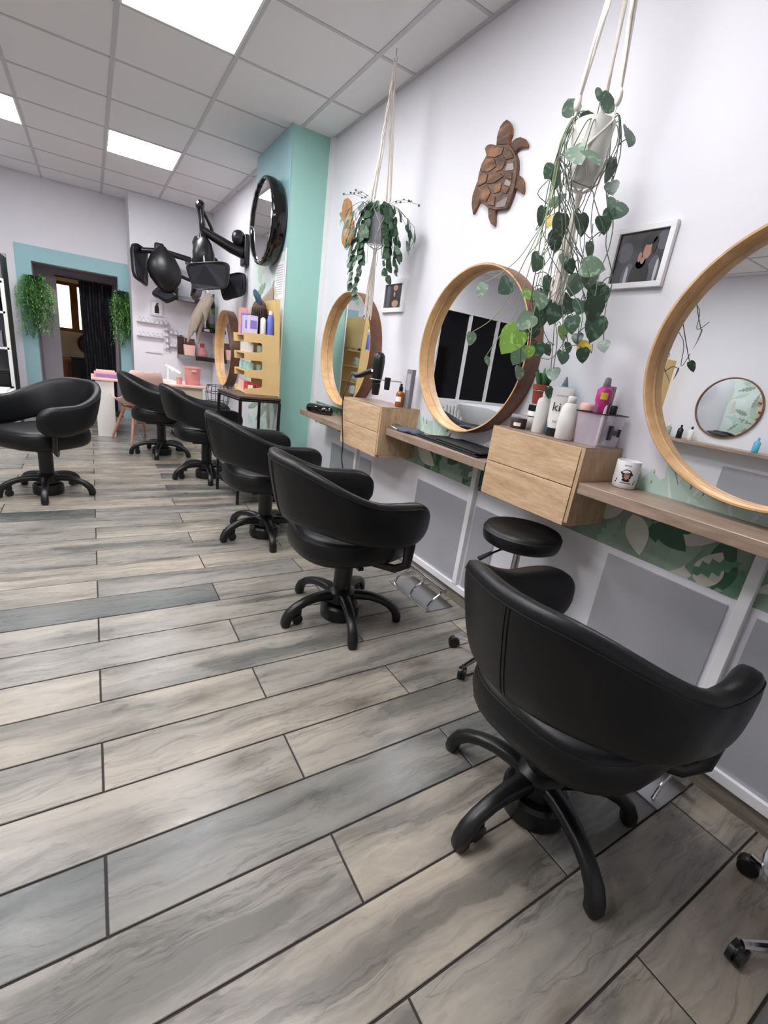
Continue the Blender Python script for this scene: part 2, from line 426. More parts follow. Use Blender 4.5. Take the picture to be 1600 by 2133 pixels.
LNAMES = {(1, -5): 'square ceiling light panel above the near drawer box and stool', (-1, -2): 'added unseen ceiling light panel above the lone salon chair', (-1, -5): 'added unseen ceiling light panel over the empty floor in front of the lone salon chair', (-3, -2): 'added unseen ceiling light panel before the opposite wall mirror',
          (1, -2): 'bright square ceiling light panel over the aisle, nearest the hanging plants',
          (1, 2): 'bright square ceiling light panel in front of the stepped back wall',
          (-1, 2): 'bright square ceiling light panel near the doorway wall and shelf rack'}
for xa, xb, ya, yb, i, j in light_rects:
    t = thing('ceiling_light', LNAMES.get((i, j), 'square ceiling light panel over the open side of the room'), 'ceiling light', ((xa+xb)/2, (ya+yb)/2, HC), group='ceiling light panels')
    a, b = (xb-xa)/2-0.008, (yb-ya)/2-0.008
    f = MB()
    for (p, q, r_, s_) in ((-a, a, -b, -b+0.012), (-a, a, b-0.012, b), (-a, -a+0.012, -b+0.012, b-0.012), (a-0.012, a, -b+0.012, b-0.012)): f.box(p, q, r_, s_, -0.004, 0.016)
    f.build('light_frame', 'trim_white', t, smooth=0)
    bx('diffuser', 'panel_light', -a+0.012, a-0.012, -b+0.012, b-0.012, -0.001, 0.012, t, smooth=0)

# walls
wr = bx('wall_right', 'wall_white', XW, XW+0.12, YF, 4.6, 0, HC+0.02, kind='structure')
bx('wall_far_right', 'wall_white', XFR, XW, 4.6, 7.05, 0, HC+0.02, kind='structure')
bx('wall_step', 'wall_white', XS, XFR, YS, 7.55, 0, HC+0.02, kind='structure')
bx('wall_left', 'wall_white', XL-0.12, XL, YF-0.12, 6.0, 0, HC+0.02, kind='structure')
bx('wall_front', 'wall_white', XL-0.12, XW+0.12, YF-0.12, YF, 0, HC+0.02, kind='structure')
bx('wall_rack_side', 'wall_white', -1.3, -1.2, 6.0, 7.5, 0, HC+0.02, kind='structure')
# back wall with the doorway
DX0, DX1, DZ = -0.55, 0.335, 1.79
wb = MB().box(-1.2, DX0, YB, 7.52, 0, HC+0.02).box(DX1, XS, YB, 7.52, 0, HC+0.02).box(DX0, DX1, YB, 7.52, DZ, HC+0.02)
wb.build('wall_back', 'wall_white', kind='structure', smooth=0)
tr = MB().box(-0.70, DX0, YB-0.006, YB, 0, DZ+0.165).box(DX1, XS-0.003, YB-0.006, YB, 0, DZ+0.165).box(DX0, DX1, YB-0.006, YB, DZ, DZ+0.165)
tr.build('trim_1', 'mint_pale', kind='structure', smooth=0, label='pale mint painted border around the doorway')
# passage and the room behind the doorway
pv = MB().box(DX0-0.1, DX0, 7.52, 8.0, 0, 2.1).box(DX1, DX1+0.1, 7.52, 8.0, 0, 2.1).box(DX0, DX1, 7.52, 8.0, DZ, 2.1)
pv.box(DX0, -0.345, 7.94, 8.0, 0, DZ).box(-0.345, 0.29, 7.94, 8.0, 1.70, DZ).box(0.29, DX1, 7.94, 8.0, 0, DZ)
pv.build('wall_passage', 'reveal_grey', kind='structure', smooth=0)
br = MB().box(-1.5, 1.2, 9.45, 9.55, 0, 2.5).box(-1.6, -1.5, 8.0, 9.55, 0, 2.5).box(1.2, 1.3, 8.0, 9.55, 0, 2.5).box(-1.6, 1.3, 8.0, 9.55, 2.5, 2.6).box(-1.5, DX0-0.1, 7.95, 8.0, 0, 2.5).box(DX1+0.1, 1.2, 7.95, 8.0, 0, 2.5).box(DX0-0.1, DX1+0.1, 7.95, 8.0, 2.1, 2.5)
br.build('wall_backroom', 'cream', kind='structure', smooth=0)

# pillar between the two stretches of right wall
pil = MB().box(1.29, XW+0.02, 3.75, 4.6, 0, HC+0.01)
pc = pil.build('wall_pillar', 'mint', kind='structure', smooth=0, label='mint painted square pillar standing out from the right wall')
bx('corner_strip', 'mint_pale', 1.286, 1.2905, 3.746, 4.6, 1.88, HC, pc)
bx('corner_trim', 'trim_white', 1.284, 1.294, 3.744, 3.754, 0, 1.9, pc)
bx('trim_2', 'trim_white', XW-0.03, XW, 3.70, 3.75, 0, HC, kind='structure')
lw = bx('leaf_wallpaper', 'paper_pale', 1.284, 1.2905, 3.756, 4.598, 0, 1.88, pc, label='pale leaf-print wallpaper')
# window wall at the far left end, seen in the middle mirror
ww = MB().box(-3.52, -1.3, 6.0, 6.12, 0, 0.75).box(-3.52, -1.3, 6.0, 6.12, 2.1, HC+0.02).box(-1.42, -1.3, 6.0, 6.12, 0.75, 2.1)
ww.build('wall_window', 'wall_white', kind='structure', smooth=0)
for n, (a, b) in enumerate(((-1.99, -1.42), (-2.59, -2.01), (-3.4, -2.61))):
    wn = bx('window_%d' % (n+1), 'window_night', a, b, 6.05, 6.06, 0.75, 2.1, kind='structure')
    fr = MB().box(a-0.01, a+0.008, 6.0, 6.05, 0.75, 2.1).box(b-0.008, b+0.01, 6.0, 6.05, 0.75, 2.1).box(a+0.008, b-0.008, 6.0, 6.05, 2.08, 2.1).box(a+0.008, b-0.008, 6.0, 6.05, 0.75, 0.775)
    fr.build('window_frame', 'trim_white', wn, smooth=0)

# lower right wall: skirting, rail, grey panels, posts, leaf frieze
bx('baseboard_right', 'skirting', XW-0.012, XW, YF, 3.70, 0, 0.062, kind='structure')
bx('trim_3', 'trim_white', XW-0.022, XW, YF, 3.70, 0.066, 0.102, bevel=0.002, kind='structure')
bx('baseboard_step', 'skirting', XS, XFR, YS-0.012, YS, 0, 0.06, kind='structure')
for (ya, yb, zt) in ((0.472, 0.872, 0.605), (-0.1, 0.395, 0.605), (1.66, 2.10, 0.553), (1.43, 1.59, 0.553), (2.90, 3.30, 0.52), (2.66, 2.82, 0.52)):
    bx('grey_panel', 'panel_grey', XW-0.008, XW, ya, yb, 0.104, zt, wr, label='satin grey inset panel')
for (y, zt) in ((0.434, 0.83), (1.625, 0.79), (2.86, 0.74)):
    bx('post', 'trim_white', XW-0.026, XW, y-0.016, y+0.016, 0.104, zt, wr, bevel=0.002)

def leaf_outline(L, Wd, lobes=0):
    pts = []
    n = 10
    for i in range(n+1):
        t = i/n; wv = Wd*math.sin(PI*min(1, t*0.97+0.03))**0.8*(1-0.35*t)
        if lobes and 0 < i < n and i % 2 == 0: wv *= 0.45
        pts.append((t*L, wv))
    return pts+[(u, -v) for u, v in reversed(pts[1:-1])]
def clip_poly(poly, y0, y1, z0, z1):
    def clip(ps, inside, inter):
        out = []
        for i in range(len(ps)):
            a, b = ps[i-1], ps[i]
            if inside(b):
                if not inside(a): out.append(inter(a, b))
                out.append(b)
            elif inside(a): out.append(inter(a, b))
        return out
    for ax, lim, sg in ((0, y0, 1), (0, y1, -1), (1, z0, 1), (1, z1, -1)):
        if not poly: return poly
        poly = clip(poly, lambda p: sg*(p[ax]-lim) >= 0, lambda a, b: tuple(lerp(a[k], b[k], (lim-a[ax])/(b[ax]-a[ax])) for k in (0, 1)))
    return poly
def print_leaves(mb, x, spots, bounds, layer0=0.0006):
    for n, (y, z, L, Wd, ang, mi, lob) in enumerate(spots):
        ca, sa = math.cos(ang), math.sin(ang)
        poly = [(y+u*ca-v*sa, z+u*sa+v*ca) for u, v in leaf_outline(L, Wd, lob)]
        poly = clip_poly(poly, *bounds)
        if len(poly) > 2: mb.add([(x-layer0-0.00004*n, p, q) for p, q in poly], [tuple(range(len(poly)))], mi)
rl = random.Random(4)
fz = MB()
fz.add([(XW-0.0004, -0.4, 0.63), (XW-0.0004, 3.69, 0.63), (XW-0.0004, 3.69, 0.80), (XW-0.0004, -0.4, 0.80)], [(0, 1, 2, 3)], 0)
spots = []
y = -0.45
while y < 3.7:
    spots.append((y, rl.uniform(0.6, 0.8), rl.uniform(0.12, 0.24), rl.uniform(0.03, 0.055), rl.uniform(0.2, 2.9)*rl.choice((1, -1)), rl.choice((1, 2, 2, 3, 4)), rl.choice((0, 0, 1))))
    y += rl.uniform(0.02, 0.045)
print_leaves(fz, XW, spots, (-0.4, 3.69, 0.63, 0.80))
spots = []
for yc, L0 in ((0.86, 0.19), (0.70, 0.22), (0.52, 0.2), (0.33, 0.2), (1.50, 0.14), (2.0, 0.17), (2.15, 0.14)):
    for q in range(9):
        spots.append((yc, 0.79, L0*(0.92+0.08*math.sin(q*2.4)), 0.027, 0.25+2.65*q/8, 5, 0))
    for q in range(4):
        spots.append((yc, 0.79, L0*0.8, 0.006, 0.5+2.1*q/3, 6, 0))
print_leaves(fz, XW, spots, (-0.4, 3.69, 0.80, 1.0), 0.003)
fz.build('leaf_frieze', ['paper_base', 'leaf_green', 'leaf_deep', 'leaf_sage', 'leaf_bone', 'leaf_mint', 'paper_pale'], wr, smooth=0, label='green tropical leaf wallpaper frieze')
pf = MB(); spots = []
for q in range(60):
    spots.append((rl.uniform(3.7, 4.6), rl.uniform(0, 1.9), rl.uniform(0.2, 0.4), rl.uniform(0.03, 0.07), rl.uniform(0, 6.28), rl.choice((0, 0, 1, 2)), rl.choice((0, 1))))
print_leaves(pf, 1.284, spots, (3.757, 4.597, 0.0, 1.87))
pf.build('leaf_print', ['leaf_mint', 'leaf_sage', 'leaf_bone'], pc, smooth=0)

# ------------------------------------------------------------------ salon chairs (local frame: the sitter faces +x)
def shell_sections():
    a, xc, La = 0.262, -0.02, 0.27          # half width, centre of the back arc, arm length
    HL = La+PI/2*a; out = []
    N = 56
    for i in range(N+1):
        x_ = 2*i/N-1; s = HL*(1.3*x_-0.3*x_**3); u = abs(s); sg = 1 if s > 0 else -1
        if u <= PI/2*a:
            th = u/a; p = Vector((xc-a*math.cos(th)*1.04, sg*a*math.sin(th))); n = Vector((-math.cos(th), sg*math.sin(th)))
        else:
            d = u-PI/2*a; p = Vector((xc+d, sg*(a+0.012*math.sin(d/La*PI)-0.02*(d/La)**2))); n = Vector((0, sg))
        out.append((p, n, u/HL))
    return out, HL
def shell_dims(u):
    zt = 0.785-0.135*sst(0.10, 0.66, u)-0.004*sst(0.66, 0.9, u)
    zb = 0.515-0.065*sst(0.15, 0.75, u)
    th = 0.030+0.010*sst(0.4, 1, u)
    e = max(0.0, (u-0.80)/0.20)
    if e > 0:
        k = math.sqrt(max(0.0, 1-min(1, e)**2.6)); mid = zb*0.45+zt*0.55
        zt = mid+(zt-mid)*max(k, 0.04); zb = mid-(mid-zb)*max(k, 0.04); th *= max(0.12, k**0.7)
    lean = 0.16*(1-sst(0.3, 0.9, u))+0.05
    return zt, zb, th, lean
def ring_at(p, n, u, M_=20):
    zt, zb, th, lean = shell_dims(u); h = (zt-zb)/2; zc = (zt+zb)/2; ring = []
    for j in range(M_):
        ph = 2*PI*j/M_; c, s = math.cos(ph), math.sin(ph)
        cx = math.copysign(abs(c)**0.55, c)*th; sz = math.copysign(abs(s)**0.72, s)*h
        z = zc+sz; q = p+n*(cx+(z-0.5)*lean)
        ring.append((q.x, q.y, z))
    return ring
def make_chair_meshes():
    D = {}
    secs, HL = shell_sections()
    D['backrest'] = MB().loft([ring_at(p, n, u) for p, n, u in secs]).mesh('backrest', 'leather', 60)
    sm = MB()
    def outer(p, n, u, frac, extra=0.001, side=1):
        zt, zb, th, lean = shell_dims(u); z = lerp(zb, zt, frac)
        s = (frac-0.5)*2; cx = th*(max(0, 1-abs(s)**(1/0.72*2)))**(0.55/2)
        q = p+n*(side*(cx+extra)+(z-0.5)*lean); return (q.x, q.y, z)
    sm.tube([outer(p, n, u, 0.90) for p, n, u in secs if u < 0.93], 0.0016, 5)
    for dy in (-0.005, 0.005):
        p, n, u = secs[28]
        sm.tube([(q[0], q[1]+dy, q[2]) for q in [outer(p, n, u, f, 0.0004) for f in [0.04+0.06*k for k in range(15)]]], 0.0013, 5)
    D['seam'] = sm.mesh('seam', 'leather_seam', 60)
    # seat cushion
    st = MB(); rings = []
    for z, k in ((0.345, 0.80), (0.350, 0.90), (0.365, 0.97), (0.395, 1.0), (0.43, 1.0), (0.452, 0.975), (0.464, 0.92), (0.471, 0.82), (0.475, 0.5), (0.477, 0.15)):
        ring = []
        for j in range(32):
            t = 2*PI*j/32; c, s = math.cos(t), math.sin(t)
            ring.append((0.0+0.262*k*math.copysign(abs(c)**0.72, c), 0.238*k*math.copysign(abs(s)**0.72, s), z))
        rings.append(ring)
    D['seat'] = st.loft(rings).mesh('seat', 'leather', 60)
    sp = []
    for j in range(49):
        t = 2*PI*j/48; c, s = math.cos(t), math.sin(t)
        sp.append((0.262*0.985*math.copysign(abs(c)**0.72, c), 0.238*0.985*math.copysign(abs(s)**0.72, s), 0.448))
    D['seat_seam'] = MB().tube(sp, 0.0022, 5).mesh('seat_seam', 'leather_seam', 60)
    br = MB()
    for sg in (-1, 1):
        br.tube([(0.05, sg*0.16, 0.338), (0.12, sg*0.235, 0.335), (0.16, sg*0.262, 0.36), (0.16, sg*0.266, 0.45), (0.15, sg*0.268, 0.50)], [0.012, 0.013, 0.014, 0.016, 0.018], 8, flat=1.5)
    br.box(-0.13, 0.13, -0.13, 0.13, 0.325, 0.348)
    D['arm_bracket'] = br.mesh('arm_bracket', 'black_plastic', 50)
    D['column'] = MB().lathe([(0.043, 0.07), (0.043, 0.31), (0.05, 0.318), (0.05, 0.33)], seg=20).mesh('column', 'black_plastic')
    D['pump_cover'] = MB().lathe([(0.088, 0.002), (0.092, 0.012), (0.092, 0.062), (0.082, 0.072), (0.045, 0.078)], seg=24).mesh('pump_cover', 'black_plastic')
    D['hub'] = MB().lathe([(0.05, 0.075), (0.066, 0.082), (0.066, 0.13), (0.055, 0.142), (0.044, 0.15)], seg=20).mesh('hub', 'black_plastic')
    # one curved base arm along +x
    rings = []
    path = [(0.045, 0.112, 0.030, 0.020), (0.09, 0.118, 0.026, 0.020), (0.14, 0.116, 0.023, 0.018), (0.19, 0.105, 0.021, 0.017), (0.232, 0.086, 0.020, 0.018), (0.262, 0.060, 0.021, 0.020), (0.274, 0.034, 0.022, 0.021), (0.277, 0.014, 0.022, 0.021), (0.277, 0.002, 0.018, 0.017)]
    for i, (r, z, hw, hh) in enumerate(path):
        r0, z0 = path[max(0, i-1)][:2]; r1, z1 = path[min(len(path)-1, i+1)][:2]
        d = Vector((r1-r0, 0, z1-z0)).normalized(); n = Vector((-d.z, 0, d.x)); ring = []
        for j in range(12):
            ph = 2*PI*j/12; c, s = math.cos(ph), math.sin(ph)
            v = Vector((r, 0, z))+n*(hh*math.copysign(abs(s)**0.6, s))+Vector((0, 1, 0))*(hw*math.copysign(abs(c)**0.6, c)); ring.append(v)
        rings.append(ring)
    D['base_arm'] = MB().loft(rings).mesh('base_arm', 'black_plastic', 60)
    D['glide'] = MB().lathe([(0.016, -0.014), (0.024, -0.012), (0.024, 0.012), (0.016, 0.014)], c=(0.222, 0, 0.026), seg=14, axis='y').box(0.205, 0.24, -0.008, 0.008, 0.03, 0.075).mesh('glide', 'black_plastic')
    D['lever'] = MB().tube([(0.02, 0, 0.325), (0.0, -0.08, 0.318), (0.0, -0.12, 0.312)], 0.005, 6).box(-0.012, 0.012, -0.16, -0.11, 0.304, 0.316).mesh('lever', 'black_plastic')
    return D
CM = make_chair_meshes()
def salon_chair(x, y, facing, base, label, dz=0.0, sc=1.0, gl=(0, 2), off=(0, 0)):
    t = thing('salon_chair', label, 'chair', (x, y, 0), 0, 'black salon chairs')
    t.scale = (sc, sc, sc)
    f = math.radians(facing)
    bk = link('backrest', CM['backrest'], t, rot=(0, 0, f), loc=(off[0], off[1], dz)); link('seam', CM['seam'], bk)
    se = link('seat', CM['seat'], t, rot=(0, 0, f), loc=(off[0], off[1], dz)); link('seat_seam', CM['seat_seam'], se)
    link('arm_bracket', CM['arm_bracket'], t, rot=(0, 0, f), loc=(off[0], off[1], dz))
    link('lever', CM['lever'], t, rot=(0, 0, f), loc=(0, 0, dz))
    co = link('column', CM['column'], t)
    if dz: co.scale = (1, 1, 1+dz/0.33)
    link('pump_cover', CM['pump_cover'], t); link('hub', CM['hub'], t)
    for k in range(5):
        a = link('base_arm', CM['base_arm'], t, rot=(0, 0, math.radians(base+72*k)))
        if k in gl: link('glide', CM['glide'], a)
    return t
salon_chair(1.02, 0.56, 1, 36, 'black leather salon chair facing the mirror next to the white mug', off=(0.028, -0.02), dz=-0.018)
salon_chair(0.945, 1.70, -1, 40, 'black leather salon chair facing the mirror behind the hanging pothos, beside the footrest bar')
salon_chair(0.90, 2.75, 2, 48, 'black leather salon chair facing the mirror beside the mint pillar')
salon_chair(0.82, 4.20, -2, 50, 'black leather salon chair behind the wood-top console table')
salon_chair(0.56, 5.11, -8, 38, 'black leather salon chair in front of the pink shell chair')
salon_chair(-0.31, 3.84, 226, 53, 'black leather salon chair standing alone across the aisle, turned away from the mirrors')

# ------------------------------------------------------------------ round stools
def caster_mesh():
    mb = MB()
    mb.lathe([(0.012, -0.017), (0.024, -0.015), (0.025, -0.003), (0.019, 0.0), (0.025, 0.003), (0.024, 0.015), (0.012, 0.017)], c=(0, 0, 0.025), seg=14, axis='y')
    mb.ell((0, 0, 0.034), (0.022, 0.016, 0.018), 10, 6)
    return mb.mesh('caster', 'black_plastic')
CAST = caster_mesh()
def stool(x, y, rot, zs, r, label, ring=False, handle=1.0, br=0.23):
    t = thing('rolling_stool', label, 'stool', (x, y, 0), 0, 'rolling stools')
    MB().lathe([(r*0.86, zs-0.07), (r*0.96, zs-0.062), (r, zs-0.04), (r, zs-0.022), (r*0.95, zs-0.006), (r*0.8, zs), (r*0.4, zs+0.003), (0.01, zs+0.003)], seg=36).build('seat', 'leather', t, smooth=60)
    MB().lathe([(r*0.975, zs-0.024), (r*1.008, zs-0.02), (r*0.985, zs-0.015)], seg=36, caps=False).build('seat_seam', 'leather_seam', t)
    MB().lathe([(0.024, 0.09), (0.024, 0.28), (0.014, 0.285), (0.014, zs-0.07)], seg=14).build('gas_lift', 'steel', t)
    if handle:
        h = MB().tube([(-0.02, 0.0, zs-0.078), (-0.08, 0.02, zs-0.095), (-0.11, 0.03, zs-0.11)], 0.004, 6); h.tube([(-0.11, 0.03, zs-0.108), (-0.16, 0.045, zs-0.135)], [0.009, 0.012], 8, flat=0.7); h.build('height_lever', 'black_plastic', t)
    MB().lathe([(0.035, 0.06), (0.035, 0.095), (0.022, 0.105)], seg=14).build('hub', 'chrome', t)
    for k in range(5):
        a = math.radians(rot+72*k); c, s = math.cos(a), math.sin(a)
        lg = MB().tube([(0.02*c, 0.02*s, 0.082), (br*0.6*c, br*0.6*s, 0.072), (br*c, br*s, 0.056)], [0.014, 0.012, 0.009], 8).build('leg', 'chrome', t)
        link('caster', CAST, lg, loc=(br*c, br*s, 0), rot=(0, 0, a+0.6))
    if ring:
        pts = [(0.19*math.cos(2*PI*k/40), 0.19*math.sin(2*PI*k/40), 0.17) for k in range(41)]
        MB().tube(pts, 0.0085, 8).build('foot_ring', 'chrome', t)
        for k in range(3):
            a = 2*PI*k/3+0.4; MB().tube([(0.02*math.cos(a), 0.02*math.sin(a), 0.15), (0.19*math.cos(a), 0.19*math.sin(a), 0.17)], 0.006, 6).build('ring_spoke', 'chrome', t)
    return t
stool(1.388, 1.11, 113, 0.635, 0.150, 'low round black leather stool on casters tucked beneath the oak drawer box', br=0.185)
stool(1.335, -0.06, 70.5, 0.50, 0.16, 'rolling stool with a chrome foot ring, mostly cut off beside the wall', ring=True, handle=0, br=0.235)

# ------------------------------------------------------------------ chrome footrests on the floor along the wall
def footrest(y0, y1, label):
    t = thing('footrest', label, 'footrest', (0, 0, 0), 0, 'chrome footrests')
    MB().prism([(1.37, y0), (1.55, y0), (1.55, y1), (1.37, y1)], lambda u, v, z: (u, v, z), 0.0005, 0.005).build('floor_plate', 'steel', t, bevel=0.002)
    MB().tube([(1.475, y0-0.0, 0.105), (1.475, y1+0.03, 0.105)], 0.012, 14).build('foot_bar', 'chrome', t)
    for k in range(3):
        y = lerp(y0+0.03, y1-0.03, k/2)
        MB().tube([(1.395, y, 0.004), (1.41, y, 0.03), (1.44, y, 0.055), (1.475, y, 0.075), (1.48, y, 0.10)], 0.006, 8).build('support', 'chrome', t)
footrest(1.565, 1.93, 'chrome footrest bar on a steel floor plate below the middle mirror')
footrest(0.375, 0.74, 'chrome footrest half hidden behind the chair beside the white mug')

# ------------------------------------------------------------------ worktops and drawer boxes on the right wall
def worktop(y0, y1, x0, z, label, cut=False):
    poly = [(x0, y0), (XW-0.001, y0), (XW-0.001, y1), (x0+(0.0 if not cut else 0.0), y1-(0.0 if not cut else 0.05))]
    return MB().prism(poly, lambda u, v, t: (u, v, t), z-0.038, z).build('worktop', 'worktop', None, 0.002, label=label, cat='worktop', group='wall worktops')
worktop(-0.45, 0.932, 1.395, 0.866, 'grey-brown wood wall worktop holding the white mug')
worktop(1.378, 2.188, 1.385, 0.828, 'grey-brown wood wall worktop holding the black salon capes')
worktop(2.668, 3.44, 1.345, 0.758, 'grey-brown wood wall worktop holding the black glossy tray', cut=True)
def drawer_box(y0, y1, x0, z0, z1, label):
    t = thing('drawer_box', label, 'drawer unit', (0, 0, 0), 0, 'wall drawer boxes')
    b = MB().box(x0+0.018, XW-0.001, y0, y1, z0, z0+0.014).box(x0, XW-0.001, y0, y1, z1-0.014, z1).box(x0, XW-0.001, y0, y0+0.014, z0+0.014, z1-0.014).box(x0, XW-0.001, y1-0.014, y1, z0+0.014, z1-0.014).box(XW-0.012, XW-0.001, y0+0.014, y1-0.014, z0+0.014, z1-0.014)
    b.build('carcass', 'oak_side', t, 0.001, smooth=0)
    bx('top_sheet', 'worktop', x0, XW-0.001, y0, y1, z1, z1+0.003, t)
    zm = (z0+z1)/2
    for a, c in ((z0+0.0005, zm-0.0015), (zm+0.0015, z1-0.002)):
        bx('drawer_front', 'oak', x0-0.002, x0+0.016, y0+0.016, y1-0.002, a, c, t, 0.001)
        bx('drawer_tray', 'oak_side', x0+0.017, XW-0.03, y0+0.02, y1-0.02, max(a, z0+0.016), c-0.02, t)
drawer_box(0.935, 1.375, 1.389, 0.702, 0.983, 'oak two-drawer box crowded with hair-care bottles on top')
drawer_box(2.192, 2.664, 1.346, 0.655, 0.938, 'oak two-drawer box under the hair dryer holder')

# ------------------------------------------------------------------ round mirrors in deep wooden bands
def band_mirror(x, y, z, r, depth, label, side=-1, sc=1.0):
    """side -1: faces -x"""
    t = thing('round_mirror', label, 'mirror', (x, y, z), 0, 'round mirrors in wooden bands')
    d = side
    fr = MB(); th = 0.010
    prof = [(r-th, 0.002), (r, 0.002), (r, depth*0.97), (r-0.002, depth), (r-th+0.002, depth), (r-th, depth*0.97), (r-th, depth*0.46+0.006), (r-th-0.004, depth*0.46+0.004), (r-th-0.004, depth*0.46-0.001), (r-th, depth*0.46-0.003)]
    n = 96; rings = []
    for k in range(n+1):
        a = 2*PI*k/n; rings.append([(d*h, q*math.cos(a), q*math.sin(a)) for q, h in prof])
    fr.loft(rings, caps=False)
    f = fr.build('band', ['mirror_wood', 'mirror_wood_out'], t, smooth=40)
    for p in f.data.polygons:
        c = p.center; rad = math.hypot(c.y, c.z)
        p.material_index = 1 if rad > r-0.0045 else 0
    MB().lathe([(r-th-0.001, d*depth*0.12), (r-th-0.001, d*(depth*0.46-0.002))], seg=96, axis='x').build('glass', 'mirror', t, smooth=30)
    return t
band_mirror(XW-0.001, 0.505, 1.295, 0.385, 0.088, 'round mirror in a wooden band above the worktop with the mug')
band_mirror(XW-0.001, 1.775, 1.272, 0.380, 0.088, 'round mirror in a wooden band behind the trailing pothos')
band_mirror(XW-0.001, 3.09, 1.224, 0.385, 0.088, 'round mirror in a wooden band beside the mint pillar')
band_mirror(XFR-0.001, 5.82, 1.10, 0.42, 0.10, 'round mirror in a wooden band half hidden behind the plywood rack')

# ------------------------------------------------------------------ pictures on the right wall
def picture(y0, y1, z0, z1, label, kind, x=XW, fw=0.018, group='small framed photographs'):
    t = thing('picture_frame', label, 'picture', (0, 0, 0), 0, group)
    f = MB()
    for a in ((y0, y1, z0, z0+fw), (y0, y1, z1-fw, z1), (y0, y0+fw, z0+fw, z1-fw), (y1-fw, y1, z0+fw, z1-fw)): f.box(x-0.018, x-0.001, *a)
    f.build('frame', 'trim_white', t, 0.001, smooth=0)
    bx('print', 'print_dark', x-0.009, x-0.003, y0+fw, y1-fw, z0+fw, z1-fw, t)
    w, h = y1-y0-2*fw, z1-z0-2*fw; yc, zb = (y0+y1)/2, z0+fw
    P = MB()
    def blob(cy, cz, ry, rz, mi, k, n=18, lim=True):
        poly = [(yc-cy*w+ry*w*math.cos(2*PI*i/n), zb+h*cz+rz*h*math.sin(2*PI*i/n)) for i in range(n)]
        poly = clip_poly(poly, y0+fw, y1-fw, z0+fw, z1-fw)
        if len(poly) > 2: P.add([(x-0.0092-0.0002*k, a, b) for a, b in poly], [tuple(range(len(poly)))], mi)
    if kind == 'hand':      # seated person in black with a hand by the face, silver sleeves
        blob(-0.32, 0.62, 0.16, 0.2, 1, 0); blob(0.42, 0.8, 0.14, 0.2, 1, 0)
        blob(-0.16, 0.10, 0.13, 0.30, 1, 1); blob(0.34, 0.14, 0.13, 0.36, 1, 1)
        blob(-0.19, 0.10, 0.035, 0.24, 2, 2); blob(0.40, 0.20, 0.03, 0.24, 2, 2)
        blob(0.08, 0.10, 0.20, 0.36, 3, 3); blob(0.06, 0.40, 0.10, 0.13, 3, 3)
        blob(0.16, 0.76, 0.16, 0.20, 4, 4)
        blob(0.15, 0.62, 0.085, 0.17, 5, 5); blob(0.02, 0.50, 0.035, 0.10, 5, 5); blob(0.09, 0.43, 0.04, 0.07, 5, 5)
        blob(0.15, 0.83, 0.13, 0.11, 4, 6); blob(0.26, 0.70, 0.05, 0.16, 4, 6)
    elif kind == 'portrait':
        blob(-0.34, 0.5, 0.12, 0.7, 1, 0); blob(0.02, 0.62, 0.17, 0.40, 4, 1)
        blob(0.08, 0.86, 0.13, 0.14, 5, 2); blob(0.04, 0.58, 0.05, 0.11, 5, 2); blob(0.12, 0.18, 0.19, 0.15, 5, 2)
    else:
        P.add([(x-0.0091, y0+fw, z0+fw), (x-0.0091, y1-fw, z0+fw), (x-0.0091, y1-fw, z1-fw), (x-0.0091, y0+fw, z1-fw)], [(0, 1, 2, 3)], 6)
        blob(0.05, 0.30, 0.24, 0.32, 3, 1); blob(0.08, 0.68, 0.12, 0.17, 3, 2); blob(0.05, 0.66, 0.06, 0.10, 5, 3)
    P.build('figure', ['print_dark', 'print_mid', 'print_light', 'print_black', 'print_hair', 'print_skin', 'paper'], t, smooth=0)
    return t
picture(0.962, 1.172, 1.520, 1.713, 'white square frame with a dark photograph of a person touching their face', 'hand')
picture(2.505, 2.748, 1.475, 1.660, 'white frame with a dark portrait photograph hanging under the ivy', 'portrait', fw=0.026)

# ------------------------------------------------------------------ wooden turtle, pieces cut from striped wood
def wall_poly(px, X): return [(lambda q: (q.y, q.z))(at_x(950+a/8.0, 230+b/8.0, X)) for a, b in px]
tt = thing('wooden_turtle', 'carved striped-wood sea turtle with a resin-filled shell hung on the wall', 'wall decoration')
def tp(name, px, mat, t0=0.003, t1=0.018):
    MB().prism(wall_poly(px, XW), lambda u, v, t: (XW-t, u, v), t0, t1).build(name, mat, tt, 0.002, smooth=30)
tp('head', [(905, 185), (950, 240), (972, 320), (965, 420), (940, 480), (945, 590), (830, 600), (735, 590), (745, 470), (770, 380), (800, 300), (850, 230)], 'turtle_wood', 0.003, 0.024)
tp('flipper', [(955, 600), (985, 530), (1050, 480), (1115, 465), (1190, 495), (1232, 570), (1230, 635), (1160, 630), (1090, 650), (1045, 690), (1020, 720), (970, 680)], 'turtle_wood', 0.003, 0.016)
tp('flipper', [(725, 640), (670, 590), (610, 580), (555, 600), (520, 655), (540, 740), (560, 800), (640, 760), (700, 700)], 'turtle_wood', 0.003, 0.016)
tp('flipper', [(430, 1120), (360, 1290), (310, 1440), (298, 1580), (320, 1750), (375, 1640), (440, 1500), (470, 1350)], 'turtle_wood', 0.003, 0.016)
tp('flipper', [(1060, 1080), (1130, 1130), (1165, 1210), (1170, 1330), (1150, 1415), (1110, 1380), (1060, 1330), (980, 1310), (960, 1180)], 'turtle_wood', 0.003, 0.016)
tp('flipper', [(570, 1650), (700, 1660), (690, 1740), (690, 1850), (680, 1950), (620, 1900), (580, 1800)], 'turtle_wood', 0.003, 0.016)
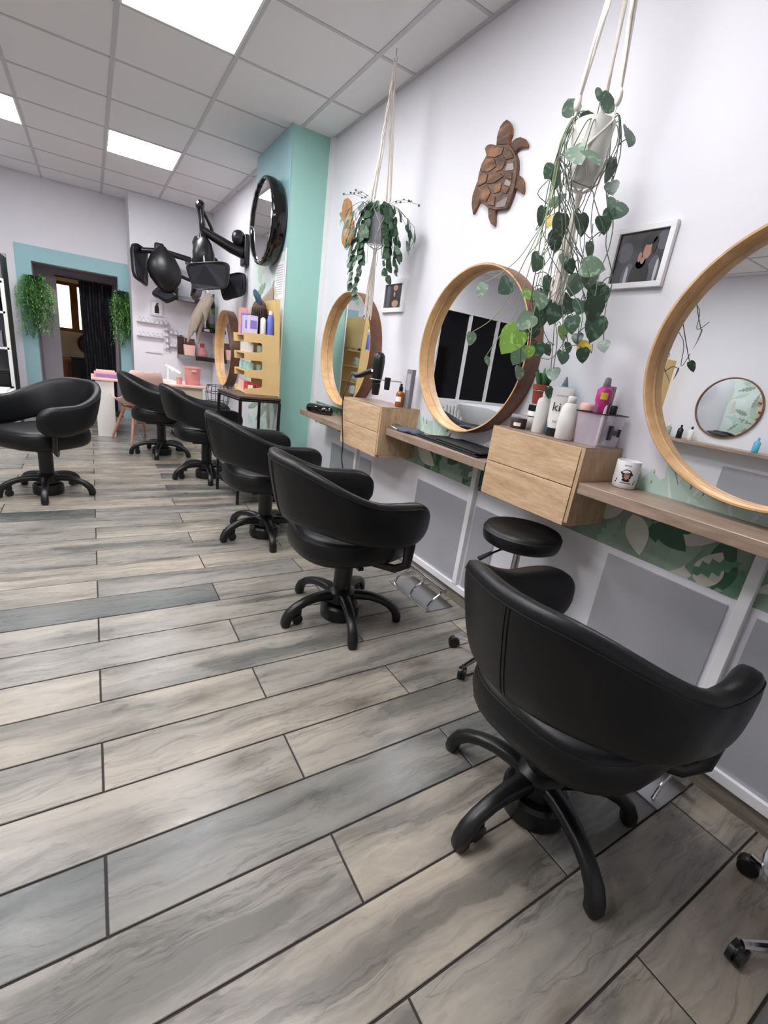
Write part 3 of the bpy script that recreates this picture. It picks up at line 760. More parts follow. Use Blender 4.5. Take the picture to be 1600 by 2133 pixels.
shell_px = [(735, 590), (830, 600), (945, 590), (1020, 700), (1068, 830), (1072, 960), (1060, 1080), (1030, 1280), (990, 1430), (930, 1590), (880, 1660), (720, 1680), (600, 1655), (530, 1600), (460, 1540), (450, 1400), (400, 1300), (430, 1100), (480, 920), (560, 780), (690, 640)]
tp('shell', shell_px, 'turtle_shell', 0.002, 0.022)
for q, pl in enumerate((
    [(620, 700), (760, 640), (860, 660), (830, 760), (700, 820), (590, 800)], [(870, 650), (980, 700), (1030, 820), (900, 860), (840, 770)],
    [(560, 830), (700, 840), (740, 960), (600, 1060), (480, 1050)], [(760, 850), (900, 880), (830, 1020), (720, 1060)], [(470, 1090), (590, 1090), (560, 1230), (430, 1300)],
    [(620, 1100), (800, 1070), (850, 1130), (700, 1240), (580, 1250)], [(500, 1330), (600, 1290), (640, 1400), (560, 1560), (480, 1500)], [(720, 1260), (830, 1230), (800, 1380), (690, 1420)],
    [(860, 1280), (960, 1320), (900, 1420), (820, 1400)], [(640, 1470), (720, 1460), (700, 1620), (600, 1600)], [(880, 1080), (1000, 1060), (990, 1180), (900, 1160)])):
    tp('shell_plate', pl, 'turtle_wood', 0.022, 0.026)
plain('resin', rgb(112, 98, 90), 0.4)
for pl in ([(915, 920), (1020, 900), (1030, 1020), (880, 1040)], [(900, 1170), (985, 1220), (960, 1300), (860, 1270)], [(740, 1570), (930, 1460), (880, 1630), (730, 1650)]):
    tp('resin_inlay', pl, 'resin', 0.0225, 0.0245)
# second wooden piece behind the ivy
t2 = thing('wooden_carving', 'tan waisted wooden carving on the wall behind the ivy', 'wall decoration')
def wp2(px): return [(lambda q: (q.y, q.z))(at_x(690+a/7.62, 390+b/7.62, XW)) for a, b in px]
MB().prism(wp2([(290, 180), (330, 230), (345, 330), (330, 440), (375, 560), (385, 680), (350, 800), (320, 900), (250, 980), (205, 900), (198, 800), (215, 700), (240, 600), (225, 500), (205, 420), (210, 320), (240, 210)]), lambda u, v, t: (XW-t, u, v), 0.002, 0.02).build('slab', 'olive_wood', t2, 0.003)
MB().prism(wp2([(150, 420), (190, 400), (225, 470), (235, 560), (200, 540)]), lambda u, v, t: (XW-t, u, v), 0.002, 0.014).build('limb', 'olive_wood', t2, 0.002)

# ------------------------------------------------------------------ hanging plants
def heart_leaf(name, mat, wid=0.42, fold=0.10):
    """unit length leaf, tip at +y, stalk at 0"""
    half = [(0.0, 0.04), (0.16, -0.03), (0.30, 0.03), (wid, 0.20), (wid*1.02, 0.38), (wid*0.86, 0.58), (wid*0.55, 0.80), (0.0, 1.0)]
    mb = MB(); sp = [(0, 0.04), (0, 0.03), (0, 0.1), (0, 0.25), (0, 0.4), (0, 0.6), (0, 0.8), (0, 1.0)]
    for sg in (1, -1):
        vs = [(sg*x, y, fold*abs(x)-0.10*(y-0.3)**2) for x, y in half]+[(0, y, -0.10*(y-0.3)**2) for x, y in sp]
        n = 8; fs = []
        for i in range(n-1):
            f = (i, i+1, n+i+1, n+i) if sg > 0 else (n+i, n+i+1, i+1, i)
            fs.append(f)
        mb.add(vs, fs)
    me = bpy.data.meshes.new(name); bm = bmesh.new()
    vv = [bm.verts.new(v) for v in mb.v]
    for f in mb.f:
        try: bm.faces.new([vv[i] for i in f])
        except ValueError: pass
    bmesh.ops.remove_doubles(bm, verts=bm.verts, dist=0.001); bmesh.ops.dissolve_degenerate(bm, edges=bm.edges, dist=0.0005)
    bm.to_mesh(me); bm.free(); me.materials.append(M[mat]); me.polygons.foreach_set('use_smooth', [True]*len(me.polygons))
    return me
LEAF = {k: heart_leaf('leaf', k) for k in ('pothos', 'pothos_pale', 'pothos_lime', 'pothos_yellow', 'ivy', 'ivy_pale')}
LEAF_R = {k: heart_leaf('leaf', k, 0.48, 0.05) for k in ('ivy', 'ivy_pale')}
def place_leaf(me, parent, base, tip_dir, normal, size):
    y = Vector(tip_dir).normalized(); z = Vector(normal); z = (z-y*z.dot(y)).normalized(); x = y.cross(z)
    R = Matrix((x, y, z)).transposed().to_4x4()
    o = bpy.data.objects.new('leaf', me); COL.objects.link(o); o.parent = parent
    o.matrix_local = Matrix.Translation(Vector(base)) @ R @ Matrix.Scale(size, 4)
    return o
def hanger(t, x, y, ztop, zrim, zbase, r, kn, n=4, twist=False, tail=0.4, rr=0.004):
    """macrame hanger: hook, cords to the rim, net round the pot, tassel"""
    pts = [(x, y, HC-0.004), (x, y, HC-0.03), (x+0.010, y, HC-0.045), (x, y, HC-0.062), (x-0.010, y, HC-0.048)]
    MB().tube(pts, 0.0022, 6).build('ceiling_hook', 'steel', t)
    for k in range(n):
        a = 2*PI*k/n+0.5
        c = MB(); ex, ey = x+r*1.05*math.cos(a), y+r*1.05*math.sin(a)
        for s in (-1, 1):
            pp = []; m_ = 26
            for i in range(m_+1):
                f = i/m_; z = lerp(ztop, zrim+0.06, f); px_, py_ = lerp(x, ex, f**1.1), lerp(y, ey, f**1.1)
                tw = 0.0035*math.sin(f*(38 if twist and f < 0.6 else 5)+s*PI/2)
                pp.append((px_+tw*math.sin(a)+s*rr*0.45, py_-tw*math.cos(a), z))
            c.tube(pp, rr*0.75, 6)
        c.ell((ex, ey, zrim+0.05), (rr*1.45, rr*1.45, rr*3.2), 8, 6)
        c.build('cord', 'rope', t, smooth=60)
        nt_ = MB()
        for s in (-1, 1):
            a2 = a+s*PI/n
            nt_.tube([(ex, ey, zrim+0.05), (x+r*1.03*math.cos(a), y+r*1.03*math.sin(a), zrim-0.005), (x+r*0.98*math.cos(a2), y+r*0.98*math.sin(a2), lerp(zrim, zbase, 0.5)), (x+r*0.80*math.cos((a+a2)/2), y+r*0.80*math.sin((a+a2)/2), zbase-0.004), (x, y, zbase-0.03)], rr*0.45, 5)
        nt_.build('net', 'rope', t, smooth=60)
    ts = MB()
    for k in range(14):
        a = 2*PI*k/14; w_ = 0.010+0.006*(k % 3)
        ts.tube([(x+0.004*math.cos(a), y+0.004*math.sin(a), zbase-0.02), (x+0.006*math.cos(a), y+0.006*math.sin(a), zbase-0.06), (x+w_*math.cos(a), y+w_*math.sin(a), zbase-0.06-tail*0.5), (x+w_*1.15*math.cos(a), y+w_*1.15*math.sin(a), zbase-0.06-tail-0.012*(k % 4))], 0.0028, 5)
    ts.ell((x, y, zbase-0.035), (0.011, 0.011, 0.02), 8, 6)
    ts.build('tassel', 'rope', t, smooth=60)

# near pothos
NPX, NPY, NRIM, NBASE = 1.33, 1.15, 1.925, 1.775
t = thing('macrame_hanger', 'cream macrame hanger with thick cords carrying the white pot of satin pothos', 'plant hanger', group='macrame hangers')
hanger(t, NPX, NPY, HC-0.06, NRIM, NBASE, 0.062, 1, n=3, tail=0.30, rr=0.0075)
pot = thing('satin_pothos', 'trailing satin pothos in a white pot, long vines over the round mirror', 'plant')
MB().lathe([(0.040, NBASE), (0.044, NBASE+0.012), (0.047, NBASE+0.02), (0.060, NRIM), (0.0605, NRIM+0.004), (0.057, NRIM+0.004), (0.054, NRIM-0.012), (0.01, NRIM-0.014)], c=(NPX, NPY, 0), seg=32).build('pot', 'white_pot', pot)
LV = [(1251,197,40,-80,0),(1269,216,46,-10,0),(1189,222,42,-100,0),(1228,244,36,20,0),(1310,286,48,95,0),(1203,323,50,80,1),(1234,328,50,60,1),(1147,359,42,130,0),(1157,377,30,80,1),(1269,356,42,100,0),(1275,392,32,90,0),(1284,436,58,110,0),(1269,449,28,95,0),(1257,469,38,85,0),
 (1160,420,40,110,1),(1129,451,34,100,0),(1146,462,26,110,3),(1165,472,46,95,1),(1159,502,40,90,0),(1211,469,42,80,0),(1228,523,33,75,0),(1118,548,40,110,0),(1188,557,28,60,0),(1236,557,46,20,1),(1228,584,36,90,1),(1198,594,46,110,1),(1244,623,50,95,0),(1237,646,48,85,0),(1180,636,50,120,0),(1239,686,50,100,0),(1154,656,40,110,0),(1129,626,42,95,1),
 (1003,604,28,110,1),(1051,598,42,130,0),(1103,614,28,10,2),(1126,628,40,100,1),(1145,650,42,80,0),(1125,664,42,95,0),(1094,671,44,140,1),(1064,709,60,125,2),(1081,709,36,100,2),(1090,689,34,90,1),(981,706,26,100,1),(1016,753,20,60,1),(1081,739,44,120,1),(1103,734,24,90,2),(1123,730,30,80,0),(1140,730,24,60,0),(1172,695,32,70,2),
 (1172,745,32,100,0),(1192,677,36,90,0),(1203,706,26,100,0),(1258,722,28,95,0),(1214,723,30,150,3),(1214,741,30,80,0),(1183,725,24,90,0),(1153,780,32,100,0),(1081,778,30,100,1),(1144,819,24,90,0),(1207,640,40,110,0),(1166,600,34,90,1),(1250,600,34,80,0),(1110,690,36,110,0),(1176,540,26,100,1),(1140,590,30,120,0)]
rl = random.Random(5); vt = MB(); KEY = {0: 'pothos', 1: 'pothos_pale', 2: 'pothos_lime', 3: 'pothos_yellow'}
ends = []
for n, (px, py, L, ang, kd) in enumerate(LV):
    depth = NPX+rl.uniform(-0.085, 0.085)
    if 1180 < px < 1290 and 270 < py < 400: depth = NPX-0.085 if px < 1245 else NPX+0.02
    if py > 790: depth = 1.47
    q = at_x(px, py, depth); dist = fwd.dot(q-Vector((0, 0, CH))); size = L*dist/CF*1.08
    td = rgt*math.cos(math.radians(ang))-upv*math.sin(math.radians(ang))+fwd*rl.uniform(-0.5, 0.5)
    nm = -fwd+upv*rl.uniform(-0.2, 0.7)+rgt*rl.uniform(-0.7, 0.7)
    base = q-td.normalized()*size*0.5
    place_leaf(LEAF[KEY[kd]], pot, base, td, nm, size)
    ends.append((base, px, py, kd))
# the vines: one for every few leaves, over the rim at the sides and back, then down with slack; the other leaves hang on stalks
def catmull(pts, st=4):
    sp = []
    for i in range(len(pts)-1):
        p0, p1, p2, p3 = pts[max(0, i-1)], pts[i], pts[i+1], pts[min(len(pts)-1, i+2)]
        for s_ in range(st):
            u = s_/st; sp.append(0.5*((2*p1)+(p2-p0)*u+(2*p0-5*p1+4*p2-p3)*u*u+(3*p1-p0-3*p2+p3)*u**3))
    return sp+[pts[-1]]
cdir = math.atan2(-NPY, -NPX); paths = []
order = sorted(range(len(ends)), key=lambda k: -ends[k][2])
for rank, k in enumerate(order):
    base, px, py, kd = ends[k]
    far_out = px < 1060
    near = None
    if not far_out and py > 270 and paths:
        near = min((((p-base).length, p) for pt in paths for p in pt[3:]), key=lambda z: z[0])
    if py < 260 or (270 < py < 345 and 1190 < px < 1245):
        pts = [Vector((NPX, NPY, NRIM-0.005))+Vector((math.cos(cdir), math.sin(cdir), 0))*(0.045 if py > 270 else 0.0), (Vector((NPX, NPY, NRIM+0.05))+base)/2+(Vector((math.cos(cdir), math.sin(cdir), 0))*0.03 if py > 270 else Vector((0, 0, 0))), base]
    elif near is not None and near[0] < 0.075:
        q = near[1]; pts = [q, q.lerp(base, 0.5)+Vector((0, 0, 0.012)), base]
    else:
        side = 1 if px > 1215 else -1
        a = cdir+side*rl.uniform(0.85, 2.6); dv = Vector((math.cos(a), math.sin(a), 0))
        rim = Vector((NPX, NPY, NRIM))+dv*0.05; over = rim+dv*0.02+Vector((0, 0, 0.010)); drop = Vector((rim.x, rim.y, NRIM-0.06))+dv*0.04
        pts = [rim, over, drop]
        for i in range(1, 6):
            f = i/6; p = drop.lerp(base, f); wob = 0.022*math.sin(PI*f)
            p += Vector((rl.uniform(-wob, wob), rl.uniform(-wob, wob), 0))
            if far_out: p.y = lerp(drop.y, base.y, f**2.0); p.z = lerp(drop.z, base.z-0.02, f**0.7)
            pts.append(p)
        pts.append(base)
    sp = catmull(pts); paths.append(sp) if len(pts) > 4 else None
    MB().tube(sp, 0.0015, 5).build('vine', 'vine_pale' if kd == 2 or far_out else 'vine', pot, smooth=60)

for k in range(16):
    e = at_x(rl.uniform(1100, 1265), rl.uniform(470, 770), NPX+rl.uniform(-0.08, 0.08))
    a = cdir+rl.choice((-1, 1))*rl.uniform(0.8, 2.4); dv = Vector((math.cos(a), math.sin(a), 0)); rim = Vector((NPX, NPY, NRIM))+dv*0.05
    pts = [rim, rim+dv*0.022+Vector((0, 0, 0.01)), Vector((rim.x, rim.y, NRIM-0.07))+dv*0.04]
    for i in range(1, 6):
        f = i/6; pts.append(pts[2].lerp(e, f)+Vector((rl.uniform(-0.03, 0.03), rl.uniform(-0.03, 0.03), 0)))
    pts += [e, e+Vector((rl.uniform(-0.03, 0.03), rl.uniform(-0.05, 0.05), rl.uniform(-0.02, 0.05)))]
    MB().tube(catmull(pts), 0.0013, 5).build('vine', 'vine', pot, smooth=60)

# far ivy in a clear pot
FX, FY, FRIM, FBASE = 1.392, 2.555, 1.965, 1.795
t = thing('macrame_hanger', 'thin cream macrame hanger with a long tassel carrying the clear pot of ivy', 'plant hanger', group='macrame hangers')
hanger(t, FX, FY, HC-0.06, FRIM, FBASE, 0.058, 1, n=4, twist=True, tail=0.30, rr=0.0055)
iv = thing('hanging_ivy', 'bushy small-leaved ivy in a clear hanging pot beside the mint pillar', 'plant')
MB().lathe([(0.040, FBASE), (0.043, FBASE+0.006), (0.055, FRIM), (0.0535, FRIM), (0.042, FBASE+0.01), (0.01, FBASE+0.009)], c=(FX, FY, 0), seg=28).build('pot', 'clear_plastic', iv)
MB().lathe([(0.034, FBASE+0.012), (0.047, FRIM-0.02), (0.01, FRIM-0.018)], c=(FX, FY, 0), seg=20).build('inner_pot', 'shelf_grey', iv)
rl = random.Random(9); cnt = 0
strands = []
cam_side = math.atan2(-FY, -FX)
for da, ln, out in ((0.9, 0.42, 0.10), (0.75, 0.5, 0.075), (1.05, 0.34, 0.11), (1.2, 0.22, 0.12), (1.5, 0.2, 0.13), (0.6, 0.3, 0.09), (1.3, 0.3, 0.10), (-0.9, 0.26, 0.12), (-1.2, 0.2, 0.15), (-1.4, 0.16, 0.17), (-0.7, 0.36, 0.085), (-1.0, 0.32, 0.10), (-1.1, 0.12, 0.16), (1.1, 0.15, 0.15), (1.4, 0.1, 0.17)):
    strands.append((cam_side-da, ln, out))
for k in range(30):
    a = rl.uniform(0, 2*PI); strands.append((a, rl.choice((0.08, 0.12, 0.16, 0.2, 0.26)), rl.uniform(0.04, 0.09)))
for a, ln, out in strands:
    if abs((a-cam_side+PI) % (2*PI)-PI) < 0.28 and ln > 0.05: continue
    pts = []
    for i in range(9):
        f = i/8
        rr_ = 0.03+out*min(1, f*2.2)**0.8+0.012*math.sin(5*f+a*3)
        z = FRIM+0.025*math.sin(min(1, f*3)*PI)-ln*max(0, f-0.15)*1.15
        xx = min(FX+rr_*math.cos(a), XW-0.03)
        pts.append(Vector((xx, FY+rr_*math.sin(a), z)))
    MB().tube(pts, 0.0011, 4).build('vine', 'vine', iv, smooth=60)
    nlv = max(3, int(ln/0.026)+1)
    for i in range(nlv):
        f = (i+0.5)/nlv*8; i_ = int(f); p = pts[i_].lerp(pts[min(8, i_+1)], f-i_)
        if cnt > 285: break
        sz = rl.uniform(0.034, 0.055); outd = Vector((math.cos(a), math.sin(a), 0))
        sd = Vector((-math.sin(a), math.cos(a), 0))*rl.choice((-1, 1))
        td = Vector((0, 0, -0.8))+sd*rl.uniform(0.2, 1.0)+outd*rl.uniform(0, 0.4); nm = outd+Vector((0, 0, rl.uniform(0, 0.6)))+sd*rl.uniform(-0.3, 0.3)
        place_leaf(rl.choice((LEAF_R['ivy'], LEAF_R['ivy'], LEAF_R['ivy'], LEAF_R['ivy_pale'])), iv, p, td, nm, sz); cnt += 1
for a, ln in ((cam_side-1.5, 0.17), (cam_side-1.7, 0.2), (cam_side+1.4, 0.17), (cam_side+1.55, 0.21), (cam_side-1.2, 0.15)):
    p0 = Vector((FX, FY, FRIM)); pts = [p0+Vector((math.cos(a)*ln*f, math.sin(a)*ln*f, 0.06*math.sin(f*2))) for f in (0, .25, .5, .75, 1)]
    pts = [Vector((min(p.x, XW-0.02), p.y, p.z)) for p in pts]
    MB().tube(pts, 0.0009, 4).build('vine', 'vine', iv, smooth=60)
    for p in pts[2:]:
        place_leaf(LEAF_R['ivy'], iv, p, (rl.uniform(-1, 1), rl.uniform(-1, 1), rl.uniform(-1, 1)), (-1, -1, 0.4), 0.013); cnt += 1

# small succulent in a wire ring on the wall
sc_ = thing('potted_succulent', 'spiky succulent in a small terracotta pot held in a wire ring', 'plant')
sx, sy, sz0 = 1.50, 1.268, 1.092
MB().lathe([(0.024, sz0), (0.026, sz0+0.004), (0.032, sz0+0.055), (0.035, sz0+0.056), (0.036, sz0+0.074), (0.033, sz0+0.075), (0.031, sz0+0.066), (0.004, sz0+0.064)], c=(sx, sy, 0), seg=24).build('pot', 'terracotta', sc_)
for k in range(12):
    a = 2*PI*k/12+0.3*(k % 2); r0 = 0.006 if k % 3 == 0 else 0.014; tl = rl.uniform(0.015, 0.035); h = rl.uniform(0.05, 0.085)
    b0 = Vector((sx+r0*math.cos(a), sy+r0*math.sin(a), sz0+0.062)); e = b0+Vector((tl*math.cos(a), tl*math.sin(a), h))
    MB().tube([b0, b0.lerp(e, 0.35)+Vector((0, 0, 0.008)), b0.lerp(e, 0.75)+Vector((0, 0, 0.01)), e], [0.006, 0.0085, 0.006, 0.001], 6, flat=0.5).build('spike', 'fern_dark', sc_, smooth=60)
rg = thing('wire_ring_holder', 'thin wire ring bracket carrying the succulent pot', 'plant holder')
MB().tube([(sx+0.0375*math.cos(2*PI*k/24), sy+0.0375*math.sin(2*PI*k/24), sz0+0.052) for k in range(25)], 0.0014, 5).build('ring', 'steel', rg)
MB().tube([(sx+0.0375, sy, sz0+0.052), (XW-0.001, sy, sz0+0.052)], 0.0016, 5).tube([(sx+0.03, sy-0.026, sz0+0.052), (XW-0.001, sy-0.045, sz0+0.052)], 0.0014, 5).build('bracket_arm', 'steel', rg)

# ------------------------------------------------------------------ hair-care things on the near drawer box
Z2 = 0.9862
def bottle(name, label, cat, x, y, z, prof, mat, cap=None, capmat='white_plastic', sx=1, sy=1, group=None, seg=24, rotz=0):
    t = thing(name, label, cat, (x, y, z), rotz, group)
    MB().lathe(prof, seg=seg, sx=sx, sy=sy).build('body', mat, t, smooth=50)
    if cap: MB().lathe(cap, seg=18).build('cap', capmat, t, smooth=50)
    return t
def front(px, py, z=Z2): q = at_z(px, py, z); return q.x, q.y
# black jar with label
t = bottle('jar', 'low black cosmetic jar with a clear lid and white label', 'jar', 1.475, 1.325, Z2, [(0.030, 0), (0.032, 0.003), (0.032, 0.038), (0.030, 0.041)], 'brown_dark', [(0.033, 0.041), (0.034, 0.043), (0.034, 0.052), (0.031, 0.055), (0.004, 0.055)], 'clear_plastic')
def wrap_label(t, r, z0, z1, a0, a1, mat, n=10, name='label_print'):
    mb = MB(); mb.loft([[((r+0.0006)*math.cos(lerp(a0, a1, k/n)), (r+0.0006)*math.sin(lerp(a0, a1, k/n)), z) for k in range(n+1)] for z in (z0, z1)], caps=False, closed=False)
    return mb.build(name, mat, t, smooth=60)
VA = math.atan2(-1.2, -1.5)
wrap_label(t, 0.032, 0.010, 0.024, VA-0.55, VA+0.35, 'paper')
t = bottle('jar', 'taller white cosmetic jar with a black band and lid', 'jar', 1.556, 1.315, Z2, [(0.033, 0), (0.035, 0.003), (0.035, 0.072), (0.033, 0.074)], 'white_plastic', [(0.035, 0.074), (0.036, 0.076), (0.036, 0.096), (0.033, 0.098), (0.004, 0.098)], 'black_plastic')
wrap_label(t, 0.035, 0.05, 0.054, VA-1.2, VA+1.2, 'ink')
bottle('bottle', 'slim white bottle with a white nozzle cap next to the black jar', 'bottle', 1.485, 1.227, Z2, [(0.024, 0), (0.0265, 0.004), (0.0265, 0.118), (0.022, 0.130), (0.012, 0.136)], 'white_plastic', [(0.011, 0.136), (0.013, 0.14), (0.012, 0.155), (0.006, 0.175), (0.003, 0.178)])
bottle('bottle', 'bright blue bottle with a grey pointed nozzle', 'bottle', 1.566, 1.215, Z2, [(0.032, 0), (0.036, 0.004), (0.036, 0.16), (0.032, 0.168), (0.034, 0.172), (0.03, 0.180), (0.014, 0.186)], 'cyan', [(0.012, 0.186), (0.012, 0.192), (0.008, 0.205), (0.003, 0.222)], 'shelf_grey')
# tube with KIN lettering standing on its black cap
t = thing('cream_tube', 'large white cream tube with black KIN lettering standing on a black cap', 'tube', (1.490, 1.156, Z2), VA+PI/2)
rings = []
for z, a, b in ((0.030, 0.028, 0.026), (0.06, 0.034, 0.026), (0.12, 0.037, 0.018), (0.165, 0.038, 0.008), (0.182, 0.038, 0.002)):
    rings.append([(a*math.cos(2*PI*k/28), b*math.sin(2*PI*k/28), z) for k in range(28)])
MB().loft(rings).build('body', 'white_plastic', t, smooth=50)
MB().lathe([(0.029, 0), (0.030, 0.002), (0.029, 0.031), (0.004, 0.031)], seg=28).build('cap', 'black_plastic', t)
put_text('kin', 0.045, 'ink', (0, -0.0230, 0.108), (0, -1, 0.12), t)
put_text('KINMASTER', 0.008, 'ink', (0, -0.0150, 0.150), (0, -1, 0.2), t)
put_text('365 ml', 0.012, 'ink', (0, -0.0272, 0.055), (0, -1, 0.05), t)
bottle('bottle', 'broad white lotion bottle standing in front of the cream tube', 'bottle', 1.455, 1.083, Z2, [(0.028, 0), (0.032, 0.004), (0.033, 0.06), (0.029, 0.115), (0.020, 0.128), (0.013, 0.132)], 'white_plastic', [(0.014, 0.132), (0.015, 0.134), (0.015, 0.152), (0.012, 0.155), (0.003, 0.155)])
bottle('bottle', 'white tapered bottle against the clear plastic bin', 'bottle', 1.545, 1.082, Z2, [(0.022, 0), (0.026, 0.004), (0.027, 0.05), (0.024, 0.11), (0.026, 0.13), (0.02, 0.138), (0.003, 0.139)], 'pink_pale')
# translucent bin
bnx0, bnx1, bny0, bny1 = 1.448, 1.585, 0.942, 1.044
t = thing('storage_bin', 'translucent plastic bin with a black rim and black clip handle', 'bin', (0, 0, Z2))
def ringr(x0, x1, y0, y1, z): return [(x0, y0, z), (x1, y0, z), (x1, y1, z), (x0, y1, z)]
mb = MB(); i_ = 0.008
mb.loft([ringr(bnx0+i_, bnx1-i_, bny0+i_, bny1-i_, 0.0005), ringr(bnx0, bnx1, bny0, bny1, 0.112), ringr(bnx0+0.002, bnx1-0.002, bny0+0.002, bny1-0.002, 0.112), ringr(bnx0+i_+0.002, bnx1-i_-0.002, bny0+i_+0.002, bny1-i_-0.002, 0.003)])
mb.build('box', 'smoke_plastic', t, smooth=0)
rm = MB()
for a in ((bnx0-0.004, bnx1+0.003, bny0-0.004, bny0), (bnx0-0.004, bnx1+0.003, bny1, bny1+0.004), (bnx0-0.004, bnx0, bny0, bny1), (bnx1, bnx1+0.003, bny0, bny1)): rm.box(*a, 0.110, 0.114)
rm.build('rim', 'black_plastic', t, smooth=0)
h = MB().box(bnx0+0.045, bnx0+0.06, bny0-0.010, bny0-0.001, 0.028, 0.078).box(bnx0+0.06, bnx0+0.10, bny0-0.008, bny0-0.001, 0.045, 0.062).box(bnx0+0.10, bnx0+0.108, bny0-0.010, bny0-0.001, 0.04, 0.067)
h.build('clip_handle', 'black_plastic', t, 0.001)
mg = bottle('bottle', 'magenta bottle with a grey cap leaning out of the plastic bin', 'bottle', 1.52, 1.008, Z2+0.004, [(0.020, 0), (0.023, 0.004), (0.023, 0.14), (0.026, 0.15), (0.026, 0.185), (0.018, 0.195), (0.011, 0.198)], 'magenta', [(0.012, 0.198), (0.013, 0.20), (0.010, 0.225), (0.004, 0.230)], 'shelf_grey')
wrap_label(mg, 0.026, 0.155, 0.178, VA-0.5, VA+0.4, 'yellow')
t = thing('box', 'smoky grey clear carton standing at the back of the plastic bin', 'box', (1.560, 1.012, Z2+0.006), 0.3)
MB().box(-0.012, 0.012, -0.012, 0.012, 0, 0.2).build('carton', 'shelf_grey', t, 0.001); MB().box(-0.0128, -0.0122, -0.008, 0.008, 0.05, 0.18).build('window', 'clear_plastic', t)
bottle('bottle', 'small clear pump bottle with a black cap inside the plastic bin', 'bottle', 1.535, 0.968, Z2+0.004, [(0.010, 0), (0.0125, 0.002), (0.0125, 0.10), (0.007, 0.108)], 'clear_plastic', [(0.010, 0.108), (0.011, 0.11), (0.011, 0.135), (0.008, 0.14), (0.002, 0.14)], 'black_plastic')
for k, (x, y, mt_, nm_) in enumerate(((1.478, 0.998, 'steel', 'steel'), (1.492, 0.972, 'white_plastic', 'white'))):
    t = thing('hair_clip', '%s hair clip sticking out of the plastic bin' % nm_, 'hair clip', (x, y, Z2+0.004), 0.4, 'hair clips in the bin')
    MB().tube([(0, 0, 0), (0.004, 0, 0.07), (0.010, 0, 0.138)], [0.004, 0.006, 0.002], 6, flat=0.5).build('jaw', mt_, t); MB().tube([(0.006, 0, 0), (0.0, 0, 0.07), (-0.008, 0, 0.132)], [0.004, 0.006, 0.002], 6, flat=0.5).build('jaw', mt_, t)

# mug with the printed portrait
MGX, MGY, MGZ = 1.540, 0.862, 0.8665
t = thing('mug', 'white ceramic mug printed with a face under a dark hat', 'mug', (MGX, MGY, MGZ))
MB().lathe([(0.032, 0), (0.036, 0.003), (0.0375, 0.02), (0.0385, 0.092), (0.0375, 0.094), (0.0355, 0.092), (0.034, 0.008), (0.004, 0.006)], seg=40).build('cup', 'trim_white', t, smooth=50)
MB().tube([(0.036*math.cos(0.4), 0.036*math.sin(0.4), 0.075), (0.06*math.cos(0.4), 0.06*math.sin(0.4), 0.07), (0.064*math.cos(0.4), 0.064*math.sin(0.4), 0.045), (0.055*math.cos(0.4), 0.055*math.sin(0.4), 0.022), (0.036*math.cos(0.4), 0.036*math.sin(0.4), 0.018)], 0.004, 8).build('handle', 'trim_white', t, smooth=60)
va = math.atan2(-MGY, -MGX)+0.1
def mug_blob(poly, mi, k, mb):
    r = 0.0392+0.00012*k; vs = [(r*math.cos(va-u/0.0385), r*math.sin(va-u/0.0385), z) for u, z in poly]
    mb.add(vs, [tuple(range(len(vs)))], mi)
def eli(cx, cz, rx, rz, n=16, a0=0, a1=2*PI): return [(cx+rx*math.cos(lerp(a0, a1, i/n)), cz+rz*math.sin(lerp(a0, a1, i/n))) for i in range(n)]
pr = MB()
mug_blob([(-0.019, 0.050), (-0.012, 0.060), (-0.006, 0.066), (0.006, 0.068), (0.012, 0.064), (0.022, 0.056), (0.018, 0.050), (0.010, 0.048), (0.0, 0.052), (-0.010, 0.046)], 0, 3, pr)
mug_blob(eli(0.001, 0.046, 0.0085, 0.012), 1, 2, pr)
mug_blob([(-0.012, 0.030), (-0.006, 0.038), (0.001, 0.032), (0.008, 0.038), (0.014, 0.030), (0.006, 0.026), (-0.006, 0.026)], 0, 3, pr)
mug_blob(eli(-0.009, 0.046, 0.004, 0.010), 0, 1, pr); mug_blob(eli(0.0105, 0.046, 0.004, 0.009), 0, 1, pr)
for k in range(8): mug_blob([(-0.018+0.0045*k, 0.0195), (-0.0148+0.0045*k, 0.0195), (-0.0148+0.0045*k, 0.0225), (-0.018+0.0045*k, 0.0225)], 0, 1, pr)
for k in range(6): mug_blob([(-0.006+0.0035*k, 0.079), (-0.0038+0.0035*k, 0.079), (-0.0038+0.0035*k, 0.082), (-0.006+0.0035*k, 0.082)], 2, 1, pr)
for s in (-0.030, 0.030):
    mug_blob(eli(s, 0.03, 0.002, 0.004), 2, 1, pr); mug_blob(eli(s+0.003, 0.022, 0.003, 0.0025), 0, 1, pr)
pr.build('portrait_print', ['print_hair', 'print_skin', 'print_mid'], t, smooth=60)

